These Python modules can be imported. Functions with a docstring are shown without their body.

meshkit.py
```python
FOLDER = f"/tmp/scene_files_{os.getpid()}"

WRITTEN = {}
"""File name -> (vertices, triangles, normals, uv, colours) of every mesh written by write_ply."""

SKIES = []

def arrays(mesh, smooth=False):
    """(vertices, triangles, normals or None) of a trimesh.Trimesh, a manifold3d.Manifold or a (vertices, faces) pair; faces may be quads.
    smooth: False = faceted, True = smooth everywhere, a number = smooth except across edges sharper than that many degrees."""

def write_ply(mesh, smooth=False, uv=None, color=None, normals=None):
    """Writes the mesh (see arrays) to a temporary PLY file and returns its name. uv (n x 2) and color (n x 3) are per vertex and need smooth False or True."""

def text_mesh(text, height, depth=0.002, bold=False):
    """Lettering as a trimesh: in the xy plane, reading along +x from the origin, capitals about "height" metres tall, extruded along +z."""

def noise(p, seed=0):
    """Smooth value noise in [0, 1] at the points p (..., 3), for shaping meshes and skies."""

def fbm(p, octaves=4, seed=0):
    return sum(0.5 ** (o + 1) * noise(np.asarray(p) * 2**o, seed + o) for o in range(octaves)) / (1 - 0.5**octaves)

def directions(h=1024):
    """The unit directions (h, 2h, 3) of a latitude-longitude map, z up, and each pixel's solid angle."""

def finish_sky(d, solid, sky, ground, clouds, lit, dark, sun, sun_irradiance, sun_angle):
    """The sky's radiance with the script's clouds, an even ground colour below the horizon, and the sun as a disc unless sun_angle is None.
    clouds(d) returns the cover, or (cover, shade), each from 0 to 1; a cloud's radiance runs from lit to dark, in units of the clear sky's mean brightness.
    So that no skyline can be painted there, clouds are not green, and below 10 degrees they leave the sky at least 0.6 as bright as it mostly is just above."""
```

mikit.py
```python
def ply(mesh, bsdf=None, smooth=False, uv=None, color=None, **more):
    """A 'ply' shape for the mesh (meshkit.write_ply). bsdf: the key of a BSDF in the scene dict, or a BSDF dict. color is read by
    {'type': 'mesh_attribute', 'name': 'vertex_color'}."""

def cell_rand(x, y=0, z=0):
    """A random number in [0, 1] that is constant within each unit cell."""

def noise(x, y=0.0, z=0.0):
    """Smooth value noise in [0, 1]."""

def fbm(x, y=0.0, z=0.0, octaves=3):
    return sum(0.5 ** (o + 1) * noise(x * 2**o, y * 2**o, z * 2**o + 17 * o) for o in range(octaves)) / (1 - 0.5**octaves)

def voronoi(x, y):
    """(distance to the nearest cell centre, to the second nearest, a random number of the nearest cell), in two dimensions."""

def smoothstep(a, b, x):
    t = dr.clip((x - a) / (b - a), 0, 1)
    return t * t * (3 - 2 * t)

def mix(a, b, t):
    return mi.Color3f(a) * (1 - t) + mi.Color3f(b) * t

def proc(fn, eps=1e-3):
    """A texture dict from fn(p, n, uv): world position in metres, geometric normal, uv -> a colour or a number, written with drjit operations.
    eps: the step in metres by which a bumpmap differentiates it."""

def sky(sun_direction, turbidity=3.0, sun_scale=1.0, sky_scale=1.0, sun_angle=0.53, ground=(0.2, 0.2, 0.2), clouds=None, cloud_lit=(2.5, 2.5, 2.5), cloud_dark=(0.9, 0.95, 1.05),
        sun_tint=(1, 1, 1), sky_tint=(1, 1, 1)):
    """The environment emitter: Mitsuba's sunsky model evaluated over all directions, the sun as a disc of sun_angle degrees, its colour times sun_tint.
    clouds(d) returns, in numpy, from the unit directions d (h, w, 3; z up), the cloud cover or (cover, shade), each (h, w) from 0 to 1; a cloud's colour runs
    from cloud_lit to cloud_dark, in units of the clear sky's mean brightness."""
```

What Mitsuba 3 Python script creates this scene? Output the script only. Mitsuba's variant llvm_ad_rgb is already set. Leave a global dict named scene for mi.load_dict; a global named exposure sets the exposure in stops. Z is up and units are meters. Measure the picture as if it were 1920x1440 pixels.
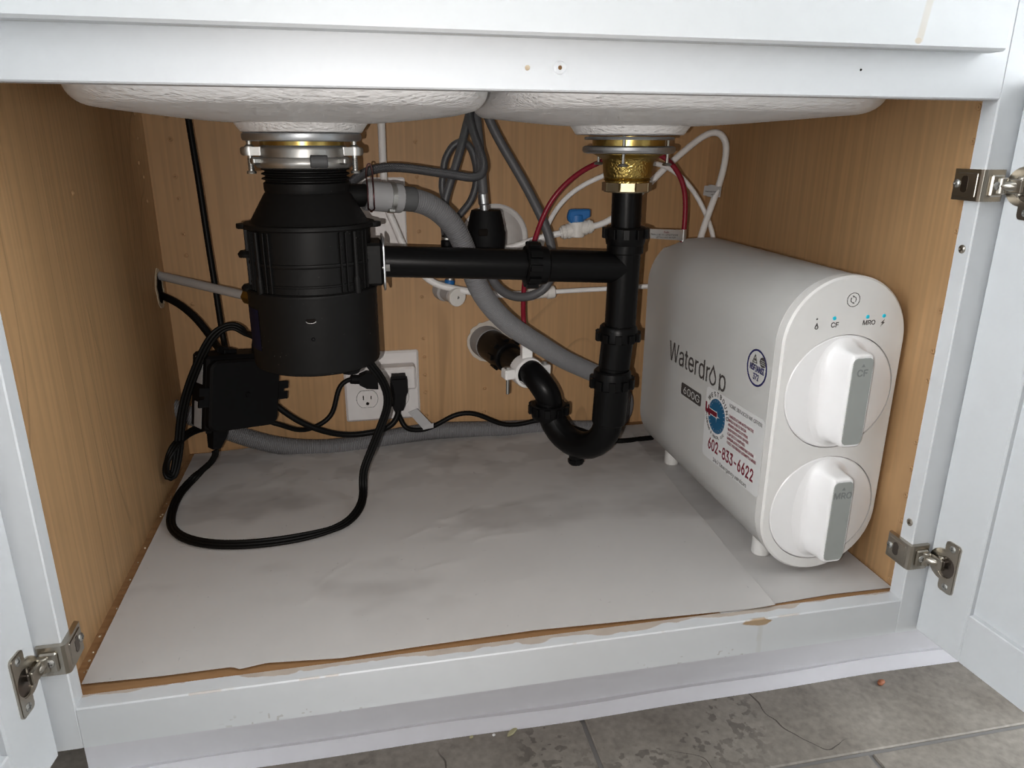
import math, random
import numpy as np, trimesh, drjit as dr, mitsuba as mi, mikit, meshkit
import manifold3d as m3
from shapely.geometry import Polygon, Point, box as sbox, LineString
from shapely.ops import unary_union
from shapely import affinity
from scipy.interpolate import CubicSpline
T4 = mi.ScalarTransform4f
scene, labels = {}, {}

# ------------------------------------------------------------------ camera, light, exposure
CAM = np.array([0.2694, -0.6017, 0.4817])
FWD = np.array([0.1946, 0.9302, -0.3112]); RGT = np.array([0.9791, -0.2032, 0.0048]); UP = np.array([0.0588, 0.3057, 0.9503])
scene['camera'] = {'type': 'perspective', 'fov': 69.49, 'fov_axis': 'x', 'near_clip': 0.02, 'far_clip': 50.0,
                   'to_world': T4().look_at(origin=CAM.tolist(), target=(CAM + FWD).tolist(), up=UP.tolist())}
# the phone's own flash, a little left of and below the lens
FLASH = CAM - 0.026 * RGT - 0.013 * UP
scene['phone_flash'] = {'type': 'spot', 'intensity': {'type': 'rgb', 'value': [1.58, 1.50, 1.43]}, 'cutoff_angle': 42.0, 'beam_width': 6.0,
                        'to_world': T4().look_at(origin=FLASH.tolist(), target=(FLASH + FWD).tolist(), up=UP.tolist())}
# the bright open room behind the camera
scene['room_light'] = {'type': 'constant', 'radiance': {'type': 'rgb', 'value': [6.5, 6.8, 6.9]}}
exposure = 0.12
LAMP = [1.6, 1.6, 1.6]

# ------------------------------------------------------------------ materials
def rgb(*c): return {'type': 'rgb', 'value': list(c)}
def plastic(name, c, a=0.15, ior=1.49, bump=None, bscale=1.0):
    d = {'type': 'roughplastic', 'diffuse_reflectance': c if isinstance(c, dict) else rgb(*c), 'alpha': a, 'int_ior': ior, 'distribution': 'ggx'}
    if bump: d = {'type': 'bumpmap', 'arbitrary': bump, 'scale': bscale, 'bsdf': d}
    scene[name] = {'type': 'twosided', 'bsdf': d}
def metal(name, c, rough):
    scene[name] = {'type': 'twosided', 'bsdf': {'type': 'principled', 'base_color': rgb(*c), 'metallic': 1.0, 'roughness': rough}}
def matte(name, c): scene[name] = {'type': 'twosided', 'bsdf': {'type': 'diffuse', 'reflectance': c if isinstance(c, dict) else rgb(*c)}}
mix, noise, fbm, sstep = mikit.mix, mikit.noise, mikit.fbm, mikit.smoothstep

def wood_fn(p, n, uv):
    c = p.x + p.y * 0.93 + 5.0
    warp = fbm(c * 4.2, p.z * 1.1, 3.0, 2)
    ring = (warp * 13.0 + c * 3.0)
    fr = ring - dr.floor(ring)
    line = sstep(0.90, 0.975, fr) * (1 - sstep(0.975, 1.0, fr)) * sstep(0.38, 0.62, noise(c * 7, p.z * 2.0, 7.0))
    fine = noise(c * 330.0, p.z * 7.0, 1.0); st = 0.5 + 0.3 * (noise(c * 95.0, p.z * 2.2, 4.0) - 0.5)
    broad = fbm(c * 16.0, p.z * 1.1, 9.0, 2)
    base = mix((0.56, 0.320, 0.143), (0.67, 0.405, 0.202), broad * 0.6 + st * 0.4)
    base = base * (0.90 + 0.16 * fine)
    return mix(base, (0.34, 0.19, 0.085), line * 0.42)
plastic('m_maple', mikit.proc(wood_fn), 0.32)
def wood_floor_fn(p, n, uv):
    g = noise(p.x * 4.0, p.y * 260.0, 1.0); b = fbm(p.x * 3.0, p.y * 60.0, 2.0, 3)
    return mix((0.33, 0.165, 0.07), (0.50, 0.28, 0.13), 0.45 * g + 0.55 * b)
plastic('m_floor_wood', mikit.proc(wood_floor_fn), 0.35)
plastic('m_white', (0.715, 0.735, 0.76), 0.18)
def rail_fn(p, n, uv):
    w = mi.Color3f(0.715, 0.735, 0.76)
    e = fbm(p.x * 60, p.z * 60, p.y * 60, 3)
    # peeled paint along the inner edge and one long chip below it
    edge = sstep(0.0150, 0.0158, p.y + 0.022 * (fbm(p.x * 26, 4.0, p.y * 30, 4) - 0.44) + 0.006 * sstep(0.16, 0.30, p.x) * sstep(0.72, 0.60, p.x) - 0.0015) * sstep(-0.003, -0.001, p.z)
    dx = (p.x - 0.667) / 0.026
    chip = sstep(0.45, 0.62, e + 0.45 - dx * dx * 0.5 - dr.abs(p.z + 0.0035) * 95.0) * sstep(0.004, 0.0, p.y)
    front = sstep(0.60, 0.66, fbm(p.x * 40, 8.0, 2.0, 3)) * sstep(-0.0022, -0.0004, p.z) * sstep(0.003, 0.0, p.y)
    drip = sstep(0.0045, 0.001, dr.abs(p.x - 0.6685 + 0.003 * (e - 0.5))) * sstep(-0.004, -0.008, p.z) * (0.25 + 0.5 * e)
    speck = sstep(0.86, 0.90, noise(p.x * 260, p.z * 260, p.y * 260)) * sstep(0.5, 0.7, noise(p.x * 14, 1.0, 3.0)) * sstep(-0.028, -0.036, p.z) * 0.45
    woodc = mix((0.36, 0.22, 0.11), (0.55, 0.42, 0.28), e)
    w = mix(w, (0.50, 0.47, 0.40), drip * 0.5)
    w = mix(w, (0.40, 0.38, 0.35), speck)
    return mix(w, woodc, dr.clip(dr.maximum(dr.maximum(edge * 0.6, chip), front * 0.45), 0, 1))
plastic('m_white_worn', mikit.proc(rail_fn), 0.2)
def front_fn(p, n, uv):
    # dried yellowish drip running down the false drawer front
    w = mi.Color3f(0.715, 0.735, 0.75)
    cx = 0.7318 + (p.z - 0.570) * 0.14
    d = sstep(0.0042, 0.0022, dr.abs(p.x - cx)) * sstep(0.5605, 0.5625, p.z) * (0.45 + 0.4 * noise(p.z * 90, 1.0, 2.0))
    d = dr.maximum(d, sstep(0.004, 0.0025, dr.sqrt(dr.square(p.x - 0.7300) + dr.square((p.z - 0.5625) * 1.3))))
    grime = sstep(-0.017, -0.010, p.y) * sstep(0.45, 0.75, fbm(p.x * 18, p.y * 300, 3.0, 3)) * sstep(0.562, 0.556, p.z) * 0.35
    w = mix(w, (0.62, 0.52, 0.38), d * 0.75)
    return mix(w, (0.48, 0.40, 0.30), grime)
plastic('m_false_front', mikit.proc(front_fn), 0.2)
plastic('m_toe', (0.68, 0.67, 0.71), 0.3)
plastic('m_toe_strip', (0.76, 0.75, 0.80), 0.25)
def paper_fn(p, n, uv):
    s = fbm(p.x * 7, p.y * 11, 1.0, 4)
    t = fbm(p.x * 26 + 9, p.y * 30, 2.0, 3)
    k = sstep(0.50, 0.72, s) * (0.35 + 0.65 * t) * sstep(0.02, 0.14, p.y)
    sp = sstep(0.975, 0.99, noise(p.x * 210, p.y * 210, 5.0)) * 0.5
    back = sstep(0.28, 0.50, p.y) * sstep(0.45, 0.65, t) * 0.35
    c = mix((0.83, 0.805, 0.79), (0.52, 0.49, 0.475), dr.clip(k * 0.70 + back, 0, 1))
    return mix(c, (0.45, 0.43, 0.42), sp)
def paper_bump(p, n, uv): return fbm(p.x * 30, p.y * 36, 4.0, 3)
plastic('m_paper', mikit.proc(paper_fn), 0.38, bump=mikit.proc(paper_bump, 2e-3), bscale=0.0005)
def enamel_fn(p, n, uv):
    e = fbm(p.x * 55, p.y * 55, p.z * 90, 3)
    return mix((0.93, 0.925, 0.925), (0.62, 0.61, 0.60), sstep(0.60, 0.78, e) * 0.30)
def enamel_bump(p, n, uv): return fbm(p.x * 190, p.y * 260, p.z * 420, 3) + 0.4 * noise(p.x * 600, p.y * 600, p.z * 700)
plastic('m_enamel', mikit.proc(enamel_fn), 0.16, bump=mikit.proc(enamel_bump, 5e-4), bscale=0.0021)
def tile_fn(p, n, uv):
    a = fbm(p.x * 22, p.y * 22, 1.0, 4); b = fbm(p.x * 9 + 3, p.y * 9, 5.0, 3); g = fbm(p.x * 170, p.y * 170, 2.0, 3)
    c = mix((0.225, 0.195, 0.165), (0.40, 0.36, 0.315), a * 0.75 + 0.35 * b - 0.05)
    c = c * (0.78 + 0.42 * g)
    pits = sstep(0.58, 0.66, fbm(p.x * 120, p.y * 120, 6.0, 3)) * sstep(0.48, 0.66, b)
    v = dr.abs(fbm(p.x * 7.5 + 2.1, p.y * 7.5 + 0.7, 8.0, 4) - 0.5)
    crack = sstep(0.0045, 0.0015, v) * sstep(0.50, 0.56, noise(p.x * 5 + 0.6, p.y * 5, 4.0))
    return mix(c, (0.07, 0.055, 0.045), dr.clip(pits * 0.5 + crack * 0.85, 0, 1))
plastic('m_tile', mikit.proc(tile_fn), 0.35)
plastic('m_grout', (0.30, 0.285, 0.275), 0.5)
plastic('m_wall_dark', (0.24, 0.22, 0.20), 0.5)
plastic('m_wall_paint', (0.80, 0.79, 0.77), 0.5)
plastic('m_abs', (0.0031, 0.0031, 0.0034), 0.13, 1.25)
plastic('m_black', (0.0034, 0.0034, 0.0041), 0.28, 1.25)
plastic('m_black_soft', (0.0050, 0.0050, 0.0057), 0.38, 1.25)
def disp_fn(p, n, uv):
    s = noise(p.x * 420, p.y * 420, p.z * 420); q = noise(p.x * 45, p.y * 45, p.z * 45)
    return mix((0.0060, 0.0058, 0.0058), (0.13, 0.12, 0.11), sstep(0.90, 0.95, s) * sstep(0.60, 0.80, q) * 0.6)
plastic('m_disposal', mikit.proc(disp_fn), 0.26, 1.27)
plastic('m_cord', (0.0031, 0.0031, 0.0031), 0.22, 1.25)
plastic('m_navy', (0.006, 0.007, 0.028), 0.3, 1.25)
plastic('m_hose', (0.25, 0.25, 0.262), 0.30)
plastic('m_rubber_light', (0.43, 0.43, 0.44), 0.35)
plastic('m_rubber_dark', (0.115, 0.118, 0.122), 0.35)
plastic('m_grey_tube', (0.115, 0.115, 0.122), 0.25)
plastic('m_white_tube', (0.90, 0.89, 0.885), 0.18)
plastic('m_pex', (0.50, 0.485, 0.48), 0.25)
plastic('m_red', (0.24, 0.006, 0.022), 0.15)
plastic('m_blue', (0.015, 0.16, 0.48), 0.2)
plastic('m_fitting', (0.85, 0.83, 0.79), 0.2)
plastic('m_outlet', (0.78, 0.755, 0.75), 0.16)
plastic('m_unit_body', (0.70, 0.695, 0.68), 0.26)
plastic('m_unit_face', (0.78, 0.77, 0.755), 0.14)
plastic('m_knob', (0.84, 0.835, 0.84), 0.08)
plastic('m_grip', (0.42, 0.44, 0.42), 0.3)
plastic('m_grip_text', (0.27, 0.285, 0.28), 0.3)
plastic('m_print', (0.075, 0.068, 0.066), 0.3)
plastic('m_print_white', (0.75, 0.74, 0.73), 0.3)
plastic('m_print_navy', (0.02, 0.02, 0.11), 0.3)
plastic('m_print_red', (0.19, 0.01, 0.025), 0.3)
plastic('m_print_blue', (0.01, 0.115, 0.25), 0.3)
plastic('m_sticker', (0.80, 0.80, 0.80), 0.2)
plastic('m_led', (0.02, 0.75, 1.0), 0.3)
plastic('m_tag_paper', (0.55, 0.55, 0.56), 0.3)
plastic('m_orange', (0.42, 0.13, 0.05), 0.4)
plastic('m_crumb', (0.52, 0.48, 0.28), 0.4)
matte('m_plaster', (0.50, 0.46, 0.41))
matte('m_dark', (0.012, 0.010, 0.009))
matte('m_hole', (0.16, 0.09, 0.045))
def board_fn(p, n, uv):
    return mix((0.34, 0.25, 0.15), (0.62, 0.54, 0.42), fbm(p.x * 260, p.y * 260, p.z * 260, 2))
matte('m_chipboard', mikit.proc(board_fn))
metal('m_zinc', (0.48, 0.50, 0.52), 0.42)
metal('m_steel', (0.46, 0.46, 0.445), 0.42)
metal('m_nickel', (0.42, 0.39, 0.34), 0.27)
metal('m_nickel_dark', (0.16, 0.14, 0.125), 0.3)
metal('m_brass', (0.48, 0.35, 0.11), 0.30)
scene['m_brass_cast'] = {'type': 'twosided', 'bsdf': {'type': 'bumpmap', 'arbitrary': mikit.proc(lambda p, n, uv: noise(p.x * 520, p.y * 520, p.z * 520), 5e-4), 'scale': 0.0010, 'bsdf': {'type': 'principled', 'base_color': rgb(0.46, 0.33, 0.10), 'metallic': 1.0, 'roughness': 0.3}}}
metal('m_brass_pale', (0.40, 0.34, 0.23), 0.38)
metal('m_wire', (0.20, 0.10, 0.10), 0.3)
metal('m_tag_metal', (0.72, 0.73, 0.74), 0.28)
def braid_fn(p, n, uv):
    # dark woven sleeve with rows of small bright strands; uv = (metres along, metres around)
    s, t = uv.x * 430.0, uv.y * 760.0
    a = s + 0.5 * dr.floor(t)
    dot = sstep(0.22, 0.42, dr.abs(a - dr.floor(a) - 0.5)) * sstep(0.16, 0.34, 0.5 - dr.abs(t - dr.floor(t) - 0.5))
    row = sstep(0.25, 0.6, mikit.cell_rand(dr.floor(t * 0.5), 3.0, 1.0))
    return mix((0.022, 0.022, 0.027), (0.62, 0.63, 0.66), dot * (0.3 + 0.7 * row))
plastic('m_braid', mikit.proc(braid_fn), 0.25)
def dome_fn(p, n, uv):
    return mix((0.66, 0.64, 0.63), (0.32, 0.25, 0.20), sstep(0.80, 0.84, noise(p.x * 210, p.y * 210, p.z * 210)) * sstep(0.55, 0.75, noise(p.x * 30, 2.0, p.z * 30)))
plastic('m_dome', mikit.proc(dome_fn), 0.2)

# ------------------------------------------------------------------ helpers
def numbered(key):
    if key not in scene and key not in labels: return key
    k = 1
    while '%s_%03d' % (key, k) in scene or '%s_%03d' % (key, k) in labels: k += 1
    return '%s_%03d' % (key, k)
def thing(name, label, cat, group=None):
    key = numbered(name); labels[key] = {'label': label, 'category': cat}
    if group: labels[key]['group'] = group
    return key
def struct(name, label):
    labels[name] = {'label': label, 'kind': 'structure'}
    return name
def obj(parent, part, mesh, mat, smooth=35, uv=None, label=None, kind=None):
    key = numbered(parent + '__' + part) if part else parent
    if isinstance(mesh, list): mesh = trimesh.util.concatenate(mesh)
    scene[key] = mikit.ply(mesh, mat, smooth=smooth, uv=uv)
    if label or kind:
        labels[key] = {}
        if label: labels[key]['label'] = label
        if kind: labels[key]['kind'] = kind
    return key
def V(*a): return np.array(a, float)
def nrm(v): v = np.asarray(v, float); return v / np.linalg.norm(v)
def frame_to(d, up=(0, 0, 1)):
    z = nrm(d); u = V(*up)
    if abs(z @ nrm(u)) > 0.98: u = V(0, 1, 0) if abs(z[1]) < 0.9 else V(1, 0, 0)
    x = nrm(np.cross(u, z)); return np.stack([x, np.cross(z, x), z], 1)
def place(mesh, o=(0, 0, 0), R=None):
    m = mesh.copy(); v = np.array(m.vertices)
    if R is not None: v = v @ np.asarray(R).T
    m.vertices = v + np.asarray(o, float); return m
def along(mesh, o, d, up=(0, 0, 1)): return place(mesh, o, frame_to(d, up))
def tm(man):
    m = man.to_mesh(); return trimesh.Trimesh(np.array(m.vert_properties[:, :3]), np.array(m.tri_verts), process=False)
def man(t): return m3.Manifold(m3.Mesh(np.asarray(t.vertices, np.float32), np.asarray(t.faces, np.uint32)))
def hull(pts): return tm(m3.Manifold.hull_points(np.asarray(pts, np.float64)))
def bx(x0, x1, y0, y1, z0, z1, b=0.0):
    """a box with chamfered edges"""
    if b <= 0: return hull([(x, y, z) for x in (x0, x1) for y in (y0, y1) for z in (z0, z1)])
    P = []
    for sx, x in ((1, x0), (-1, x1)):
        for sy, y in ((1, y0), (-1, y1)):
            for sz, z in ((1, z0), (-1, z1)):
                P += [(x + sx * b, y + sy * b, z), (x + sx * b, y, z + sz * b), (x, y + sy * b, z + sz * b)]
    return hull(P)
def rbox(sx, sy, sz, r, n=8):
    """a box with rounded edges, centred"""
    s = trimesh.creation.uv_sphere(r, count=[n, 2 * n]).vertices
    return hull(np.vstack([s + V(x * (sx / 2 - r), y * (sy / 2 - r), z * (sz / 2 - r)) for x in (-1, 1) for y in (-1, 1) for z in (-1, 1)]))
def cyl(r, h, b=0.0, n=32, r2=None):
    """a chamfered cylinder from z = 0 to h"""
    r2 = r if r2 is None else r2
    a = np.arange(n) * 2 * np.pi / n; c = np.stack([np.cos(a), np.sin(a)], 1)
    P = [np.c_[c * rr, np.full(n, z)] for rr, z in ((r - b, 0), (r, b), (r2, h - b), (r2 - b, h))]
    return hull(np.vstack(P))
def lathe(prof, n=48):
    prof = [(max(r, 0.0), z) for r, z in prof]
    return trimesh.creation.revolve(np.array(prof, float), sections=n)
def rrect(w, h, r, n=6): return sbox(-w / 2 + r, -h / 2 + r, w / 2 - r, h / 2 - r).buffer(r, quad_segs=n)
def extr(poly, t, z0=0.0):
    gs = getattr(poly, 'geoms', [poly])
    return trimesh.util.concatenate([place(trimesh.creation.extrude_polygon(g, t, engine='earcut'), (0, 0, z0)) for g in gs])
def plate(poly, t, b):
    """a convex plate in the xy plane with chamfered top edge"""
    lo = np.array(poly.exterior.coords)[:-1]; hi = np.array(poly.buffer(-b).exterior.coords)[:-1]
    return hull(np.vstack([np.c_[lo, np.zeros(len(lo))], np.c_[lo, np.full(len(lo), t - b)], np.c_[hi, np.full(len(hi), t)]]))
def spline(pts, step=0.004):
    p = np.asarray(pts, float); s = np.r_[0, np.cumsum(np.sqrt(np.linalg.norm(np.diff(p, axis=0), axis=1)))]
    cs = CubicSpline(s, p); q = cs(np.linspace(0, s[-1], 60 * len(p)))
    l = np.r_[0, np.cumsum(np.linalg.norm(np.diff(q, axis=0), axis=1))]; n = max(int(l[-1] / step), 3)
    return np.stack([np.interp(np.linspace(0, l[-1], n + 1), l, q[:, k]) for k in range(3)], 1)
def sweep(path, sec, ups=None, radius=None):
    """sec (k x 2) swept along path; ups: up vectors per point (else parallel transport). Returns (mesh, uv)."""
    p = np.asarray(path, float); t = np.gradient(p, axis=0); t /= np.linalg.norm(t, axis=1, keepdims=True)
    if ups is None:
        a = nrm(np.cross(t[0], V(0, 0, 1) if abs(t[0][2]) < 0.9 else V(1, 0, 0))); A = []
        for k in range(len(p)):
            a = a - t[k] * (a @ t[k]); a /= np.linalg.norm(a); A.append(a)
        A = np.array(A)
    else:
        A = np.asarray(ups, float); A = A - t * (A * t).sum(1, keepdims=True); A /= np.linalg.norm(A, axis=1, keepdims=True)
    B = np.cross(t, A); sec = np.asarray(sec, float); sec = np.vstack([sec, sec[:1]]); k = len(sec)
    R = np.ones(len(p)) if radius is None else np.asarray(radius)
    v = p[:, None] + R[:, None, None] * (sec[None, :, :1] * B[:, None] + sec[None, :, 1:] * A[:, None])
    i, j = np.meshgrid(np.arange(len(p) - 1), np.arange(k - 1), indexing='ij')
    q = np.stack([i * k + j, (i + 1) * k + j, (i + 1) * k + j + 1, i * k + j + 1], -1).reshape(-1, 4)
    f = np.vstack([q[:, [0, 1, 2]], q[:, [0, 2, 3]]])
    L = np.r_[0, np.cumsum(np.linalg.norm(np.diff(p, axis=0), axis=1))]; W = np.r_[0, np.cumsum(np.linalg.norm(np.diff(sec, axis=0), axis=1))]
    uv = np.stack([np.repeat(L, k), np.tile(W, len(p))], 1); vv = v.reshape(-1, 3)
    c0, c1 = len(vv), len(vv) + 1
    vv = np.vstack([vv, p[:1], p[-1:]]); uv = np.vstack([uv, [[0, 0], [L[-1], 0]]])
    e = (len(p) - 1) * k; jj = np.arange(k - 1)
    f = np.vstack([f, np.stack([np.full(k - 1, c0), jj, jj + 1], 1), np.stack([np.full(k - 1, c1), e + jj + 1, e + jj], 1)])
    m = trimesh.Trimesh(vv, f, process=False)
    if m.volume < 0: m = trimesh.Trimesh(vv, f[:, ::-1], process=False)
    return m, uv
def circ(r, n=16): a = np.arange(n) * 2 * np.pi / n; return np.stack([r * np.cos(a), r * np.sin(a)], 1)
def tube(pts, r, n=16, step=0.004, smooth_path=True): return sweep(spline(pts, step) if smooth_path else np.asarray(pts, float), circ(r, n))[0]
def screw_head(r=0.004, h=0.0018, cross=True):
    m = man(lathe([(0, 0), (r, 0), (r * 0.95, h * 0.5), (r * 0.6, h), (0, h * 1.1)], 20))
    if cross:
        for a in (0, 90): m = m - man(bx(-r * 0.6, r * 0.6, -r * 0.13, r * 0.13, h * 0.45, h * 2)).rotate((0, 0, a))
    return tm(m)
def slip_nut(r, h, lugs=10, d=0.005):
    """a ribbed plastic compression nut along z: collar, flange with lugs"""
    a = np.arange(lugs) * 2 * np.pi / lugs
    teeth = unary_union([Point(0, 0).buffer(r, 24)] + [affinity.rotate(sbox(r - 0.004, -0.0042, r + d, 0.0042).buffer(-0.0008).buffer(0.0008), math.degrees(x), origin=(0, 0)) for x in a])
    return trimesh.util.concatenate([lathe([(0, 0), (r - 0.003, 0), (r - 0.001, 0.002), (r, h * 0.3), (r + 0.0012, h * 0.62), (r + 0.0012, h - 0.002), (r - 0.001, h), (0, h)], 40),
                                     extr(teeth, h * 0.50, h * 0.42)])
def text(s, h, depth=0.0003, bold=False, squeeze=1.0, width=None):
    m = meshkit.text_mesh(s, h, depth, bold)
    w = m.bounds[1][0] - m.bounds[0][0]
    if width: squeeze = width / w
    m.vertices = m.vertices * V(squeeze, 1, 1); return m

# ------------------------------------------------------------------ room
ZF = -0.1655
fl = struct('floor', 'grey stone look tile floor')
obj(fl, 'grout', bx(-1.6, 2.6, -2.6, 0.66, ZF - 0.06, ZF - 0.0025), 'm_grout')
random.seed(4)
TS = 0.46
for r in range(-5, 2):
    yb = -0.040 - 0.46 + (r + 1) * TS - 0.0
    y0, y1 = yb + 0.0025, yb + TS - 0.0025
    off = 0.497 if r == 0 else 0.497 + 0.30 * (r % 2)
    for k in range(-5, 5):
        x0 = off + k * 0.605 + 0.0025; x1 = x0 + 0.605 - 0.005
        if x1 < -1.6 or x0 > 2.6 or y0 > 0.6 or y1 < -2.55: continue
        dz = random.uniform(-0.0004, 0.0004)
        obj(fl, 'tile', bx(max(x0, -1.6), min(x1, 2.6), max(y0, -2.6), min(y1, 0.62), ZF - 0.01, ZF + dz, 0.0015), 'm_tile', smooth=False)
obj(struct('wall_back', 'painted kitchen wall behind the cabinet'), None, bx(-1.7, 2.7, 0.66, 0.72, ZF - 0.06, 2.4), 'm_wall_paint')
obj(struct('wall_front', 'taupe kitchen wall behind the camera'), None, bx(-1.20, 1.80, -1.38, -1.30, ZF, 2.4), 'm_wall_dark')
obj(struct('ceiling', 'white kitchen ceiling'), None, bx(-1.7, 2.7, -2.66, 0.72, 2.4, 2.46), 'm_wall_paint')
cl = thing('ceiling_lamp', 'square white ceiling lamp of the kitchen', 'lamp')
obj(cl, 'housing', bx(-0.1, 0.9, -1.15, -0.25, 2.35, 2.40, 0.01), 'm_white')
pan = trimesh.Trimesh([(-0.07, -1.12, 2.348), (0.87, -1.12, 2.348), (0.87, -0.28, 2.348), (-0.07, -0.28, 2.348)], [(0, 2, 1), (0, 3, 2)], process=False)
scene[cl + '__diffuser'] = {**mikit.ply(pan, 'm_white'), 'emitter': {'type': 'area', 'radiance': rgb(*LAMP)}}

# ------------------------------------------------------------------ the cabinet
W, H, D = 0.838, 0.5196, 0.5831
XL, XR = -0.0157, 0.8473
cab = thing('sink_cabinet', 'white painted kitchen sink base cabinet with maple interior and open doors', 'cabinet')
FT = 0.0183
CH = 0.0012
def prism(sec, axis, t0, t1):
    """convex (p, q) section swept straight along x or z; q is y"""
    return hull([(t, q, p) if axis == 'x' else (p, q, t) for p, q in sec for t in (t0, t1)])
def member(inner, outer, axis, t0, t1):       # front edge at the opening slightly eased
    s = 1 if outer > inner else -1
    return prism([(inner, CH), (inner + s * CH, 0.0), (outer, 0.0), (outer, FT), (inner, FT)], axis, t0, t1)
obj(cab, 'stile', member(0.0, -0.0440, 'z', -0.0430, 0.66), 'm_white', smooth=False, label='left face frame stile')
obj(cab, 'stile', member(W, W + 0.055, 'z', -0.0430, 0.66), 'm_white', smooth=False, label='right face frame stile')
obj(cab, 'top_rail', member(H, 0.66, 'x', 0.0, W), 'm_white', smooth=False)
obj(cab, 'bottom_rail', member(0.0, -0.0430, 'x', 0.0, W), 'm_white_worn', smooth=False, label='bottom rail with paint peeled off along its edge')
obj(cab, 'false_drawer_front', bx(-0.02, 0.8175, -0.0205, -0.0015, 0.5568, 0.72, 0.0022), 'm_false_front', label='false drawer front with a dried drip')
obj(cab, 'side_panel', bx(XL - 0.015, XL, FT, D + 0.02, -0.016, 0.66), 'm_maple')
obj(cab, 'side_panel', bx(XR, XR + 0.015, FT, D + 0.02, -0.016, 0.66), 'm_maple')
obj(cab, 'back_panel', bx(XL, XR, D, D + 0.012, -0.016, 0.66), 'm_maple')
obj(cab, 'bottom_panel', bx(XL, XR, FT, D, -0.016, -0.0008), 'm_floor_wood')
obj(cab, 'toe_kick', bx(-0.035, 1.15, 0.078, 0.094, ZF, -0.016), 'm_toe')
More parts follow.
